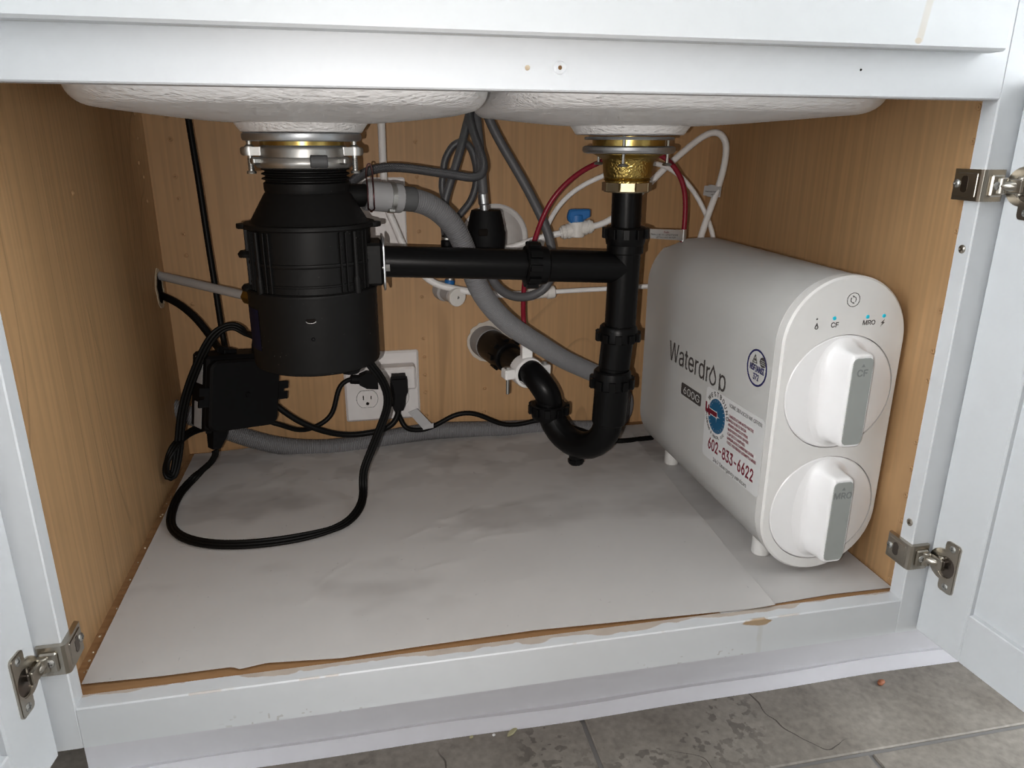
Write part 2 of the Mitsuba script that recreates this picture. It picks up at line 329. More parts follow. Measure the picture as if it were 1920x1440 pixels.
# vinyl strip along the foot of the toe kick, its top edge slightly wavy
xs = np.linspace(-0.035, 1.15, 80); wav = 0.0012 * np.sin(xs * 9) + 0.0008 * np.sin(xs * 23)
sv = np.vstack([np.c_[xs, np.full(80, 0.0720) + wav, np.full(80, ZF)], np.c_[xs, np.full(80, 0.0735) + wav, ZF + 0.0215 + 0.6 * wav], np.c_[xs, np.full(80, 0.0780), ZF + 0.0215 + 0.6 * wav], np.c_[xs, np.full(80, 0.0780), np.full(80, ZF)]])
i = np.arange(79); sf = np.vstack([np.stack([a * 80 + i, a * 80 + i + 1, b * 80 + i + 1, b * 80 + i], 1) for a, b in ((0, 1), (1, 2), (2, 3))])
obj(cab, 'toe_strip', trimesh.Trimesh(sv, np.vstack([sf[:, [0, 1, 2]], sf[:, [0, 2, 3]]]), process=False), 'm_toe_strip', smooth=False)
# screws and filled holes
def screw_on(o, d, r=0.0042, mat='m_nickel'): obj(cab, 'screw', along(screw_head(r), o, d), mat)
screw_on((W + 0.0002, 0.0092, 0.3863), (-1, 0, 0)); screw_on((W + 0.0002, 0.0085, 0.0928), (-1, 0, 0))
obj(cab, 'screw', along(lathe([(0.0016, 0.0), (0.0016, 0.0006), (0.0042, 0.0009), (0.0052, 0.0002), (0.0052, -0.001), (0.0, -0.001)], 24), (0.4321, 0.0, 0.5370), (0, -1, 0)), 'm_white', label='countersunk painted screw in the top rail')
obj(cab, 'screw_hole', along(cyl(0.0016, 0.0004, 0, 14), (0.4321, 0.0001, 0.5370), (0, -1, 0)), 'm_hole')
obj(cab, 'screw_hole', along(lathe([(0, 0.0002), (0.0012, 0.0002), (0.0018, 0.0004), (0.0022, -0.0003), (0, -0.0005)], 16), (0.4062, 0.0000, 0.5364), (0, -1, 0)), 'm_chipboard')
obj(cab, 'screw_hole', along(cyl(0.0010, 0.0004, 0, 10), (0.6952, 0.0002, 0.5413), (0, -1, 0)), 'm_dark')
# little pilot holes with burrs in the maple panels (5 mm pin rows)
def pins(pts, d, part_parent):
    ms = []
    for o in pts:
        ms.append(along(lathe([(0.0010, 0.0002), (0.0016, 0.0012), (0.0026, 0.0011), (0.0030, 0.0), (0.0, -0.001)], 10), o, d))
    return ms
back_pts = [(0.0173, 0.5826, 0.5142), (0.0182, 0.5826, 0.4835), (0.0180, 0.5826, 0.4322), (0.0184, 0.5826, 0.4007), (0.0186, 0.5826, 0.3500), (0.0184, 0.5826, 0.3185), (0.0168, 0.5826, 0.2752), (0.0183, 0.5826, 0.2439),
  (0.3655, 0.5826, 0.4816), (0.3661, 0.5826, 0.4301), (0.3666, 0.5826, 0.3475), (0.3673, 0.5826, 0.2428), (0.3676, 0.5826, 0.1733), (0.3684, 0.5826, 0.1413), (0.3683, 0.5826, 0.1106), (0.3682, 0.5826, 0.0795), (0.3687, 0.5826, 0.0381),
  (0.4695, 0.5826, 0.0797), (0.4683, 0.5826, 0.0379), (0.8156, 0.5826, 0.4821), (0.8142, 0.5826, 0.3982)]
obj(cab, 'peg_hole', pins(back_pts, (0, -1, 0), cab), 'm_maple', kind='stuff')
side_pts = [(0.8469, 0.0309, 0.5150), (0.8469, 0.0302, 0.4846), (0.8469, 0.0296, 0.4010), (0.8469, 0.0307, 0.3207), (0.8469, 0.0305, 0.2780), (0.8469, 0.0295, 0.2465), (0.8469, 0.0303, 0.1768), (0.8469, 0.0300, 0.1455), (0.8469, 0.0305, 0.1137), (0.8469, 0.0305, 0.0821), (0.8469, 0.0308, 0.0071), (0.8469, 0.6120, 0.3114)]
obj(cab, 'peg_hole', pins([s for s in side_pts if s[1] < 0.56], (-1, 0, 0), cab), 'm_maple', kind='stuff')
lp = [(-0.0153, 0.2605, 0.4296), (-0.0153, 0.5440, 0.5161), (-0.0153, 0.5422, 0.4846), (-0.0153, 0.5433, 0.4333), (-0.0153, 0.5446, 0.4008), (-0.0153, 0.5291, 0.4521)]
obj(cab, 'peg_hole', pins(lp, (1, 0, 0), cab), 'm_maple', kind='stuff')
# chewed hole in the left panel where the pipe and cable come through
ho = (-0.0157, 0.5439, 0.2770)
ang = np.linspace(0, 2 * np.pi, 26, endpoint=False); rng = np.random.default_rng(3)
hp = Polygon([((0.020 + 0.004 * rng.random()) * math.cos(a), (0.026 + 0.005 * rng.random()) * math.sin(a)) for a in ang])
obj(cab, 'pipe_hole', along(extr(hp.difference(hp.buffer(-0.006)), 0.0012), ho, (1, 0, 0)), 'm_chipboard', smooth=False, label='rough chipboard edge of the pipe hole')
obj(cab, 'pipe_hole', along(extr(hp.buffer(-0.005), 0.0006), ho, (1, 0, 0)), 'm_dark', smooth=False)

for kx, (xa, xb) in enumerate(((-0.70, -0.0455), (0.8945, 1.60))):
    tk = struct('trim_%d' % (kx + 1), 'white front of the adjoining cabinet run')
    obj(tk, None, bx(xa, xb, 0.004, 0.60, -0.0440, 0.72, 0.002), 'm_white', smooth=False)
    if kx == 0: obj(tk, 'recess', bx(xa, -0.0370, 0.30, 0.32, ZF, -0.0445), 'm_dark')
# doors, hinged open
def door(parent, hx, hy, ang, sgn, zb, zt, width, st=0.0585, th=0.0200):
    """inner face towards the opening; u runs from the hinge edge outward, w is the thickness away from the opening"""
    u = V(sgn * math.sin(ang), -math.cos(ang), 0); w = V(sgn * math.cos(ang), math.sin(ang), 0)
    M = np.stack([u, w, V(0, 0, 1)], 1)
    if np.linalg.det(M) < 0: fix = lambda m: (m.invert(), m)[1]
    else: fix = lambda m: m
    def P(m): return fix(place(m, (hx, hy, 0), M))
    dk = numbered(parent + '__door'); labels[dk] = {'label': 'right shaker door seen from inside' if sgn > 0 else 'left door seen from inside'}
    obj(dk, 'stile', P(bx(0, st, 0, th, zb, zt, 0.0018)), 'm_white'); obj(dk, 'stile', P(bx(width - st, width, 0, th, zb, zt, 0.0018)), 'm_white')
    obj(dk, 'rail', P(bx(st, width - st, 0, th, zb, zb + st, 0.0012)), 'm_white'); obj(dk, 'rail', P(bx(st, width - st, 0, th, zt - st, zt, 0.0012)), 'm_white')
    obj(dk, 'panel', P(bx(st - 0.008, width - st + 0.008, 0.0065, 0.0125, zb + st - 0.008, zt - st + 0.008)), 'm_white')
    return P
DR = door(cab, 0.8608, -0.0030, math.radians(4.6), 1, -0.0385, 0.535, 0.43)
DL = door(cab, -0.0190, -0.0045, math.radians(7.0), -1, -0.0433, 0.535, 0.43)

def hinge(side, z, PD, label):
    """compact face frame hinge: L shaped mounting plate on the stile, knuckle, cup plate on the door"""
    hk = numbered(cab + '__hinge'); labels[hk] = {'label': label}
    s = side; x0 = W if s > 0 else 0.0
    L = LineString([(0.0305, 0), (0, 0), (0, -0.0185)])   # (y, -x) sketch: along the stile's inner side, round the corner, over its front
    # sketch coordinates: a = into the opening (from the stile side), b = y
    prof = Polygon([(0.0, 0.0315), (0.0046, 0.0300), (0.0050, -0.0010), (0.0040, -0.0040), (0.0010, -0.0052), (-0.0175, -0.0052), (-0.0195, -0.0040), (-0.0195, -0.0004), (0.0, -0.0004)])
    m = extr(prof.buffer(-0.0006).buffer(0.0006, 4), 0.0285)
    def Q(mm):
        v = np.array(mm.vertices); o = np.stack([x0 - s * v[:, 0], v[:, 1], z + v[:, 2]], 1)
        t = trimesh.Trimesh(o, mm.faces, process=False)
        if s > 0: t.invert()
        return t
    obj(hk, 'mounting_plate', Q(m), 'm_nickel', smooth=25)
    obj(hk, 'mounting_plate', Q(bx(0.0010, 0.0056, 0.001, 0.027, 0.003, 0.0255, 0.001)), 'm_nickel', smooth=False)
    obj(hk, 'slot', Q(place(extr(rrect(0.008, 0.015, 0.0035), 0.0006), (0.0053, 0.0155, 0.0150), np.array([[0, 0, 1], [1, 0, 0], [0, 1, 0]]))), 'm_nickel_dark')
    obj(hk, 'screw', along(screw_head(0.0042, 0.002), (x0 - s * 0.0054, 0.0245, z + 0.0150), (-s, 0, 0)), 'm_steel')
    obj(hk, 'boss', Q(bx(-0.0165, -0.0025, -0.0080, -0.0045, 0.0045, 0.024, 0.0014)), 'm_nickel', smooth=False)
    obj(hk, 'screw', along(screw_head(0.0040, 0.002), (x0 + s * 0.0085, -0.0078, z + 0.0143), (0, -1, 0)), 'm_steel')
    a, b = V(x0 + s * 0.0135, -0.0075, z + 0.0143), V(x0 + s * 0.0235, -0.0190, z + 0.0143)
    obj(hk, 'arm', [tube([a, (a + b) / 2 + V(-s * 0.001, -0.003, 0), b], 0.0045, 12, 0.002), place(cyl(0.0050, 0.015, 0.001, 20), a + V(0, 0, -0.0075)), place(cyl(0.0042, 0.017, 0.001, 20), b + V(0, 0, -0.0085))], 'm_nickel')
    zc = z + 0.0143
    # cup plate on the door: in (u, z), lies on the inner face (w = 0), sticks out to w < 0
    outline = unary_union([Point(0.0185, 0).buffer(0.0175, 24), rrect(0.0185, 0.058, 0.004).buffer(0) and affinity.translate(rrect(0.0185, 0.058, 0.004), 0.0270, 0)])
    cup = affinity.translate(affinity.scale(Point(0, 0).buffer(0.0105, 20), 0.95, 1.15), 0.0235, -0.001)
    R = np.array([[1, 0, 0], [0, 0, -1], [0, 1, 0]], float)       # plate (x, y, z) -> (u, -w, z)
    def C(mm, w0=0.0): return PD(place(mm, (0, w0, zc), R))
    obj(hk, 'cup_plate', C(extr(outline.difference(cup), 0.0016)), 'm_nickel', smooth=False)
    obj(hk, 'cup_plate', C(extr(outline.difference(cup).buffer(-0.0012), 0.0005, 0.0016)), 'm_nickel', smooth=False)
    obj(hk, 'cup', C(extr(cup, 0.0004)), 'm_nickel_dark'); obj(hk, 'cup', C(place(rbox(0.013, 0.007, 0.006, 0.002, 6), (0.0165, 0.002, 0.002))), 'm_nickel_dark')
    obj(hk, 'link', C(place(rbox(0.016, 0.013, 0.004, 0.0018, 6), (0.0140, 0.0, 0.0055))), 'm_nickel')
    for q in (-1, 1): obj(hk, 'screw', PD(along(screw_head(0.0040, 0.0016), (0.0270, -0.0016, zc + q * 0.0225), (0, -1, 0))), 'm_steel')
hinge(1, 0.0420, DR, 'lower right nickel hinge'); hinge(1, 0.4315, DR, 'upper right nickel hinge')
hinge(-1, 0.0420, DL, 'lower left nickel hinge'); hinge(-1, 0.4315, DL, 'upper left nickel hinge')

# ------------------------------------------------------------------ sink
sink = thing('kitchen_sink', 'white enamelled cast iron double bowl sink seen from below', 'sink')
def bowl(x0, x1, y0, y1, dx, dy):
    """underside of a bowl: loft of superellipses from the rim to the drain boss"""
    N = 128; a = np.arange(N) * 2 * np.pi / N
    cx, cy, hx, hy = (x0 + x1) / 2, (y0 + y1) / 2, (x1 - x0) / 2, (y1 - y0) / 2
    rings = []
    def ring(t, z, n):      # t = 0 at the outline, 1 at the drain
        c, s = np.cos(a), np.sin(a); e = 2 / n
        ex, ey = np.sign(c) * np.abs(c) ** e, np.sign(s) * np.abs(s) ** e
        rx, ry = hx * (1 - t) + 0.073 * t, hy * (1 - t) + 0.073 * t
        k = t ** 1.0; ox, oy = cx * (1 - k) + dx * k, cy * (1 - k) + dy * k
        rings.append(np.c_[ox + rx * ex, oy + ry * ey, np.full(N, z)])
    ring(0.0, 0.70, 4.2); ring(0.0, 0.60, 4.2); ring(0.004, 0.5300, 4.2)
    zb = 0.5115
    for q in np.linspace(0, 1, 9)[1:]:
        th = q * np.pi / 2; ring(0.004 + 0.125 * (1 - math.cos(th)), 0.5300 - (0.5300 - zb) * math.sin(th), 4.2 - 0.4 * q)
    for t, z, n in ((0.18, 0.5108, 3.6), (0.30, 0.5090, 3.3), (0.45, 0.5068, 2.9), (0.62, 0.5045, 2.5), (0.80, 0.5025, 2.2), (0.95, 0.5014, 2.0), (1.0, 0.5010, 2.0)): ring(t, z, n)
    for r, z in ((0.0725, 0.5000), (0.0705, 0.4975), (0.0670, 0.4925), (0.0655, 0.4910), (0.045, 0.4905), (0.044, 0.52)):
        rings.append(np.c_[dx + r * np.cos(a), dy + r * np.sin(a), np.full(N, z)])
    v = np.vstack(rings); n = len(rings)
    i, j = np.meshgrid(np.arange(n - 1), np.arange(N), indexing='ij'); j1 = (j + 1) % N
    f = np.stack([i * N + j, (i + 1) * N + j, (i + 1) * N + j1, i * N + j1], -1).reshape(-1, 4)
    f = np.vstack([f[:, [0, 1, 2]], f[:, [0, 2, 3]]])
    m = trimesh.Trimesh(v, f, process=False)
    top = trimesh.Trimesh(np.vstack([rings[0], [[cx, cy, 0.70]]]), np.stack([np.arange(N), (np.arange(N) + 1) % N, np.full(N, N)], 1), process=False)
    return trimesh.util.concatenate([m, top])
YD = 0.31
obj(sink, 'bowl', bowl(0.018, 0.410, 0.074, 0.51, 0.2165, YD), 'm_enamel', smooth=True, label='left bowl')
obj(sink, 'bowl', bowl(0.4215, 0.838, 0.074, 0.51, 0.6065, YD), 'm_enamel', smooth=True, label='right bowl')
obj(sink, 'rim', bx(0.0, 0.845, 0.03, 0.54, 0.70, 0.73, 0.004), 'm_enamel', smooth=False)

# ------------------------------------------------------------------ garbage disposal
gd = thing('garbage_disposal', 'black garbage disposal hanging under the left sink bowl', 'disposal')
X0 = 0.2160
def atd(m, dx=0.0): return place(m, (X0 + dx, YD, 0))
def hexbolt(r, h): return trimesh.creation.cylinder(radius=r, height=h, sections=6)
obj(gd, 'flange', atd(lathe([(0.045, 0.4908), (0.0635, 0.4908), (0.0655, 0.4895), (0.0660, 0.4860), (0.0648, 0.4825), (0.0600, 0.4815), (0.045, 0.4815)], 64)), 'm_zinc', label='zinc backup flange')
obj(gd, 'sleeve', atd(lathe([(0.0, 0.490), (0.0470, 0.490), (0.0470, 0.4690), (0.0, 0.4690)])), 'm_brass')
earp = [affinity.rotate(unary_union([sbox(0.030, -0.0095, 0.0600, 0.0095), Point(0.0590, 0).buffer(0.0095, 16)]), q, origin=(0, 0)) for q in (-14, 194, 90)]
ears = unary_union([Point(0, 0).buffer(0.0480, 40)] + earp).buffer(-0.002).buffer(0.002, 6).buffer(0.003).buffer(-0.003)
obj(gd, 'mounting_ring', [place(extr(ears.buffer(-0.0016), 0.0092), (X0, YD, 0.4664)), place(extr(ears, 0.0060), (X0, YD, 0.4680)), place(extr(ears.buffer(-0.0007), 0.0078), (X0, YD, 0.4671))], 'm_steel', smooth=40)
obj(gd, 'mounting_ring', atd(lathe([(0.036, 0.4790), (0.0400, 0.4795), (0.0460, 0.4785), (0.0480, 0.4760), (0.0495, 0.4725), (0.0490, 0.4560), (0.040, 0.4560)], 64)), 'm_steel')
for q in (-14, 194):
    c = V(X0 + 0.0585 * math.cos(math.radians(q)), YD + 0.0585 * math.sin(math.radians(q)), 0)
    obj(gd, 'mounting_screw', [place(cyl(0.0030, 0.033, 0.0004, 14), c + V(0, 0, 0.4490))] + [place(lathe([(0.0025, -0.0007), (0.0036, 0), (0.0025, 0.0007)], 14), c + V(0, 0, 0.4525 + k * 0.0017)) for k in range(7)]
        + [place(lathe([(0, 0), (0.0050, 0), (0.0054, 0.0015), (0.0046, 0.0030), (0, 0.0032)], 20), c + V(0, 0, 0.4470)), place(lathe([(0, 0), (0.0060, 0), (0.0052, 0.003), (0.0030, 0.0045), (0, 0.0045)], 20), c + V(0, 0, 0.4735))], 'm_steel')
lr = [(0.040, 0.4652), (0.0480, 0.4650), (0.0525, 0.4640), (0.0542, 0.4600), (0.0540, 0.4565), (0.0520, 0.4535), (0.0490, 0.4525), (0.040, 0.4525)]
obj(gd, 'lock_ring', atd(lathe(lr, 64)), 'm_steel')
for q in (-38, -152, 90):
    d = V(math.cos(math.radians(q)), math.sin(math.radians(q)), 0)
    obj(gd, 'lock_tab', along(rbox(0.010, 0.017, 0.008, 0.003, 6), V(X0, YD, 0.4610) + d * 0.0535, (0, 0, 1), d), 'm_steel')
obj(gd, 'roll_pin', along(cyl(0.0067, 0.0185, 0.001, 22), (X0 + 0.0095, YD - 0.0580, 0.4610), (1, 0.06, 0)), 'm_rubber_dark', label='grey rubber roll on the lock ring')
th = [(0.0, 0.4545), (0.0480, 0.4545)]
for k in range(3): z = 0.4525 - k * 0.0052; th += [(0.0490, z), (0.0495, z - 0.0012), (0.0455, z - 0.0026), (0.0455, z - 0.0038)]
th += [(0.0480, 0.4365), (0.0480, 0.4300), (0.0470, 0.4262), (0.0490, 0.4240), (0.0655, 0.3960), (0.0680, 0.3930), (0.0745, 0.3925), (0.0752, 0.3905), (0.0752, 0.3885), (0.0735, 0.3870), (0.0, 0.3870)]
obj(gd, 'upper_housing', atd(lathe(th, 72), 0.001), 'm_disposal', label='conical grinding chamber top')
# flange lugs
for a in (-172, -8, 40, 140):
    c = V(X0 + 0.001 + 0.0715 * math.cos(math.radians(a)), YD + 0.0715 * math.sin(math.radians(a)), 0)
    obj(gd, 'lug', place(lathe([(0, 0.3868), (0.0100, 0.3868), (0.0108, 0.3880), (0.0105, 0.3922), (0.0, 0.3926)], 24), c), 'm_disposal')
mid = [(0.0, 0.3885), (0.0690, 0.3885), (0.0702, 0.3865), (0.0704, 0.3520), (0.0715, 0.3514), (0.0720, 0.3495), (0.0715, 0.3478), (0.0705, 0.3470), (0.0707, 0.3285), (0.0716, 0.3278), (0.0716, 0.3262), (0.0708, 0.3255), (0.0712, 0.3170), (0.0, 0.3170)]
obj(gd, 'middle_housing', atd(lathe(mid, 72)), 'm_disposal')
for a in (-152, -128, -58, -32, -170, 30, 90, 150):           # ribs and screw towers on the middle ring
    d = V(math.cos(math.radians(a)), math.sin(math.radians(a)), 0); t = V(-d[1], d[0], 0)
    for q in (-1, 1): obj(gd, 'rib', place(bx(-0.0008, 0.0008, -0.004, 0.0020, 0.319, 0.386, 0.0004), V(X0, YD, 0) + d * 0.0715 + t * q * 0.0036, np.stack([t, d, V(0, 0, 1)], 1)), 'm_disposal', smooth=False)
for a in (-140, -45):
    d = V(math.cos(math.radians(a)), math.sin(math.radians(a)), 0)
    obj(gd, 'screw_tower', place(lathe([(0, 0.316), (0.0044, 0.316), (0.0046, 0.332), (0.0040, 0.3345), (0.0030, 0.336), (0.0026, 0.386), (0, 0.386)], 20), V(X0, YD, 0) + d * 0.0725), 'm_disposal')
for zz in (0.3545, 0.3155): obj(gd, 'lug', place(lathe([(0, zz), (0.009, zz), (0.0100, zz + 0.004), (0.007, zz + 0.0075), (0, zz + 0.008)], 20), (X0 - 0.0715, YD - 0.012, 0)), 'm_disposal')
low = [(0.0, 0.3185), (0.0735, 0.3185), (0.0755, 0.3170), (0.0760, 0.3140), (0.0752, 0.3120), (0.0752, 0.2290), (0.0742, 0.2258), (0.0715, 0.2240), (0.0, 0.2240)]
obj(gd, 'motor_housing', place(lathe(low, 96), (X0 - 0.0012, YD, 0)), 'm_disposal', label='smooth dark motor can')
# nameplate on the can's left side, small rivets
def can_patch(a0, a1, z0, z1, r):
    n = 12; a = np.radians(np.linspace(a0, a1, n)); v = np.vstack([np.c_[X0 - 0.0012 + rr * np.cos(a), YD + rr * np.sin(a), np.full(n, z)] for rr, z in ((r, z0), (r, z1), (r - 0.001, z1), (r - 0.001, z0))])
    i = np.arange(n - 1); f = np.vstack([np.stack([p * n + i, p * n + i + 1, q * n + i + 1, q * n + i], 1) for p, q in ((0, 1), (1, 2), (3, 0))])
    return trimesh.Trimesh(v, np.vstack([f[:, [0, 1, 2]], f[:, [0, 2, 3]]]), process=False)
obj(gd, 'nameplate', can_patch(-172, -143, 0.2500, 0.2985, 0.0756), 'm_navy', label='dark blue nameplate')
obj(gd, 'overload_slot', place(rbox(0.011, 0.003, 0.004, 0.0014, 6), (X0 - 0.002, YD - 0.0752, 0.2905)), 'm_dark'); obj(gd, 'overload_slot', tube([(X0 - 0.0075, YD - 0.0758, 0.2900), (X0 - 0.0050, YD - 0.0766, 0.2882), (X0 + 0.0010, YD - 0.0766, 0.2882), (X0 + 0.0035, YD - 0.0758, 0.2900)], 0.0004, 8, 0.001), 'm_steel')
obj(gd, 'rivet', along(lathe([(0, 0), (0.0022, 0), (0.0015, 0.0014), (0, 0.0018)], 16), (X0 - 0.001, YD - 0.0752, 0.2690), (0, -1, 0)), 'm_black')
obj(gd, 'reset_button', place(lathe([(0, 0.224), (0.0120, 0.224), (0.0130, 0.219), (0.010, 0.214), (0, 0.2135)], 24), (X0 + 0.037, YD - 0.030, 0)), 'm_black')
# discharge outlet on the right with metal bracket
ob = V(0.2860, YD, 0.3430)
obj(gd, 'outlet', [along(cyl(0.0260, 0.020, 0.001, 36), ob - V(0.010, 0, 0), (1, 0, -0.03)), bx(0.270, 0.2985, YD - 0.030, YD + 0.030, 0.3190, 0.3690, 0.003)], 'm_disposal', smooth=30)
obj(gd, 'outlet_bracket', place(plate(rrect(0.070, 0.062, 0.012), 0.0022, 0.0006), (0.2985, YD, 0.3435), np.array([[0, 0, 1], [1, 0, 0], [0, 1, 0]])), 'm_zinc')
for q in (-1, 1): obj(gd, 'outlet_bolt', [along(hexbolt(0.0046, 0.005), (0.3035, YD + q * 0.0265, 0.3400), (1, 0, 0)), along(cyl(0.002, 0.018, 0, 10), (0.283, YD + q * 0.0265, 0.3400), (1, 0, 0))], 'm_steel', smooth=False)
# dishwasher inlet
inl = [(0.2595, 0.3150, 0.4178), (0.2745, 0.3250, 0.4195), (0.2847, 0.3350, 0.4199)]
obj(gd, 'inlet', [along(cyl(0.0135, 0.045, 0.001, 28), V(*inl[2]) - V(0.044, 0.012, 0), (1, 0.27, 0.0))], 'm_disposal')

# ------------------------------------------------------------------ strainer under the right bowl
XD = 0.6065
sd = thing('sink_drain', 'brass sink drain with metal flange and bolts under the right sink bowl', 'sink drain')
def ats(m): return place(m, (XD, YD, 0))
obj(sd, 'gasket', ats(lathe([(0.03, 0.4885), (0.0545, 0.4885), (0.0555, 0.4865), (0.0545, 0.4850), (0.03, 0.4850)], 56)), 'm_zinc')
obj(sd, 'throat', ats(lathe([(0.0, 0.489), (0.0450, 0.489), (0.0450, 0.4755), (0.0, 0.4755)], 56)), 'm_brass')
obj(sd, 'clamp_flange', ats(lathe([(0.03, 0.4780), (0.0540, 0.4780), (0.0570, 0.4765), (0.0575, 0.4730), (0.0560, 0.4702), (0.0520, 0.4690), (0.03, 0.4690)], 64)), 'm_zinc')
for a in (-117, -10, 120):
    c = V(XD + 0.0490 * math.cos(math.radians(a)), YD + 0.0490 * math.sin(math.radians(a)), 0)
    obj(sd, 'bolt', [place(cyl(0.0019, 0.034, 0.0002, 10), c + V(0, 0, 0.4555)), place(lathe([(0, 0), (0.0045, 0), (0.0062, 0.0012), (0.0050, 0.0028), (0.003, 0.0036), (0, 0.0036)], 18), c + V(0, 0, 0.4545))], 'm_steel')
obj(sd, 'body', ats(lathe([(0.0, 0.4705), (0.0440, 0.4695), (0.0432, 0.4680), (0.0375, 0.4655), (0.0330, 0.4625), (0.0312, 0.4580), (0.0306, 0.4500), (0.0296, 0.4425), (0.0290, 0.4412), (0.0296, 0.4402), (0.0278, 0.4392), (0.0296, 0.4378), (0.0278, 0.4365), (0.0280, 0.4330), (0.0, 0.4330)], 64)), 'm_brass_cast', label='cast brass body')
obj(sd, 'coupling_nut', [place(extr(unary_union([Point(0, 0).buffer(0.0275, 40)] + [affinity.rotate(sbox(-0.0300, -0.0085, 0.0300, 0.0085), a, origin=(0, 0)) for a in range(0, 180, 36)]), 0.0100), (XD, YD, 0.4245)),
    ats(lathe([(0.0, 0.4230), (0.0282, 0.4230), (0.0290, 0.4245), (0.0290, 0.4262), (0.02, 0.4265)], 40)), ats(lathe([(0.0, 0.4330), (0.0275, 0.4340), (0.0280, 0.4350), (0.0, 0.4355)], 40))], 'm_brass_pale', smooth=20)

# ------------------------------------------------------------------ black drain pipe
dp = thing('drain_pipe', 'black plastic drain pipe from both sink bowls through a trap into the back wall', 'drain pipe')
A0 = V(0.6075, YD, 0.4250); A1 = V(0.6085, YD, 0.3750); A2 = V(0.6085, YD, 0.2570); A3 = V(0.6020, YD, 0.1990); A4 = V(0.5975, YD, 0.1390)
RP = 0.0190
def seg(a, b, r, n=36, be=0.001): d = V(*b) - V(*a); return along(cyl(r, np.linalg.norm(d), be, n), a, d)
obj(dp, 'tailpiece', seg(A0, V(0.6085, YD, 0.345), RP), 'm_abs')
def nut_at(c, d, r=0.0265, h=0.024): return along(slip_nut(r, h), V(*c) - nrm(d) * h / 2, d)
up = V(0, 0, 1)
obj(dp, 'slip_nut', nut_at((0.6083, YD, 0.3680), up, 0.0255, 0.024), 'm_abs')
obj(dp, 'tee', [seg((0.6085, YD, 0.359), (0.6085, YD, 0.346), 0.0235), seg((0.6085, YD, 0.349), (0.6070, YD, 0.235), 0.0205)], 'm_abs')
hz = lambda x: 0.3435 - (x - 0.30) * 0.052
obj(dp, 'tee_branch', seg((0.498, YD, hz(0.498)), (0.6085, YD, hz(0.6085)), 0.0205), 'm_abs')
obj(dp, 'slip_nut', nut_at((0.4905, YD, hz(0.4905)), (-1, 0, 0.052), 0.0245, 0.030), 'm_abs')
obj(dp, 'horizontal_pipe', [seg((0.2985, YD, hz(0.2985)), (0.500, YD, hz(0.50)), RP)], 'm_abs')
obj(dp, 'slip_nut', nut_at((0.6050, YD, 0.2400), -up, 0.0255, 0.022), 'm_abs')
obj(dp, 'extension', [seg((0.6052, YD, 0.238), (0.6015, YD, 0.192), 0.0212), seg((0.6015, YD, 0.194), (0.5990, YD, 0.165), RP)], 'm_abs')
obj(dp, 'slip_nut', nut_at((0.5995, YD, 0.1760), -up, 0.0260, 0.026), 'm_abs')
P2 = V(*(0.5353, 0.4000, 0.1011)); 
P1 = V(0.5975, YD, 0.1390)
zb = 0.0395 + 0.0240
e = nrm(V(P2[0] - P1[0], P2[1] - P1[1], 0)); cc = np.linalg.norm((P2 - P1)[:2]); rb = cc / 2
mid0 = (P1 + P2) / 2
jb = [P1 + V(0, 0, 0.03 - 0.0), P1, V(P1[0], P1[1], zb + rb * 0.75 + 0.012)]
jb = [V(P1[0] + 0.001, P1[1], 0.168), V(P1[0], P1[1], 0.110)]
for q in np.linspace(0, 1, 15):
    t = q * math.pi; jb.append(V(mid0[0], mid0[1], zb + rb) - e * rb * math.cos(t) - V(0, 0, rb * math.sin(t)) + (V(0, 0, 0)))
jb.append(V(P2[0], P2[1], P2[2] - 0.004))
obj(dp, 'trap_bend', [sweep(np.array(jb), circ(0.0200, 32))[0], seg((0.5995, YD, 0.165), (P1[0], P1[1], 0.112), 0.0232)], 'm_abs')
obj(dp, 'slip_nut', nut_at(P2 + V(0, 0, 0.000), up, 0.0260, 0.024), 'm_abs')
HW = V(*(0.4720, 0.5830, 0.1635))
arm = [P2 + V(0, 0, -0.004), P2 + V(0, 0, 0.018), V(*(0.5286, 0.4020, 0.1345)), V(*(0.5176, 0.4180, 0.1500)), V(*(0.5078, 0.4400, 0.1556))]
armd = nrm(HW - arm[-1])
ap = spline(arm, 0.003)
obj(dp, 'trap_arm', [sweep(ap, circ(RP, 32))[0], seg(arm[-1] - armd * 0.004, HW + armd * 0.02, RP)], 'm_abs')
obj(dp, 'wall_nut', [along(slip_nut(0.0245, 0.026, 8, 0.0035), HW - armd * 0.092, armd), along(lathe([(0.019, 0), (0.0245, 0.0), (0.0258, 0.006), (0.0258, 0.056), (0.0245, 0.060), (0.019, 0.060)], 40), HW - armd * 0.072, armd)], 'm_abs')
obj(dp, 'cleanout_plug', [along(cyl(0.0105, 0.017, 0.002, 10), mid0 * V(1, 1, 0) + V(0.001, 0.006, zb - 0.0205 + 0.003), (0.05, -0.1, -1)), along(slip_nut(0.0095, 0.010, 8, 0.002), mid0 * V(1, 1, 0) + V(0.001, 0.006, zb - 0.0215), (0.05, -0.1, -1))], 'm_abs')
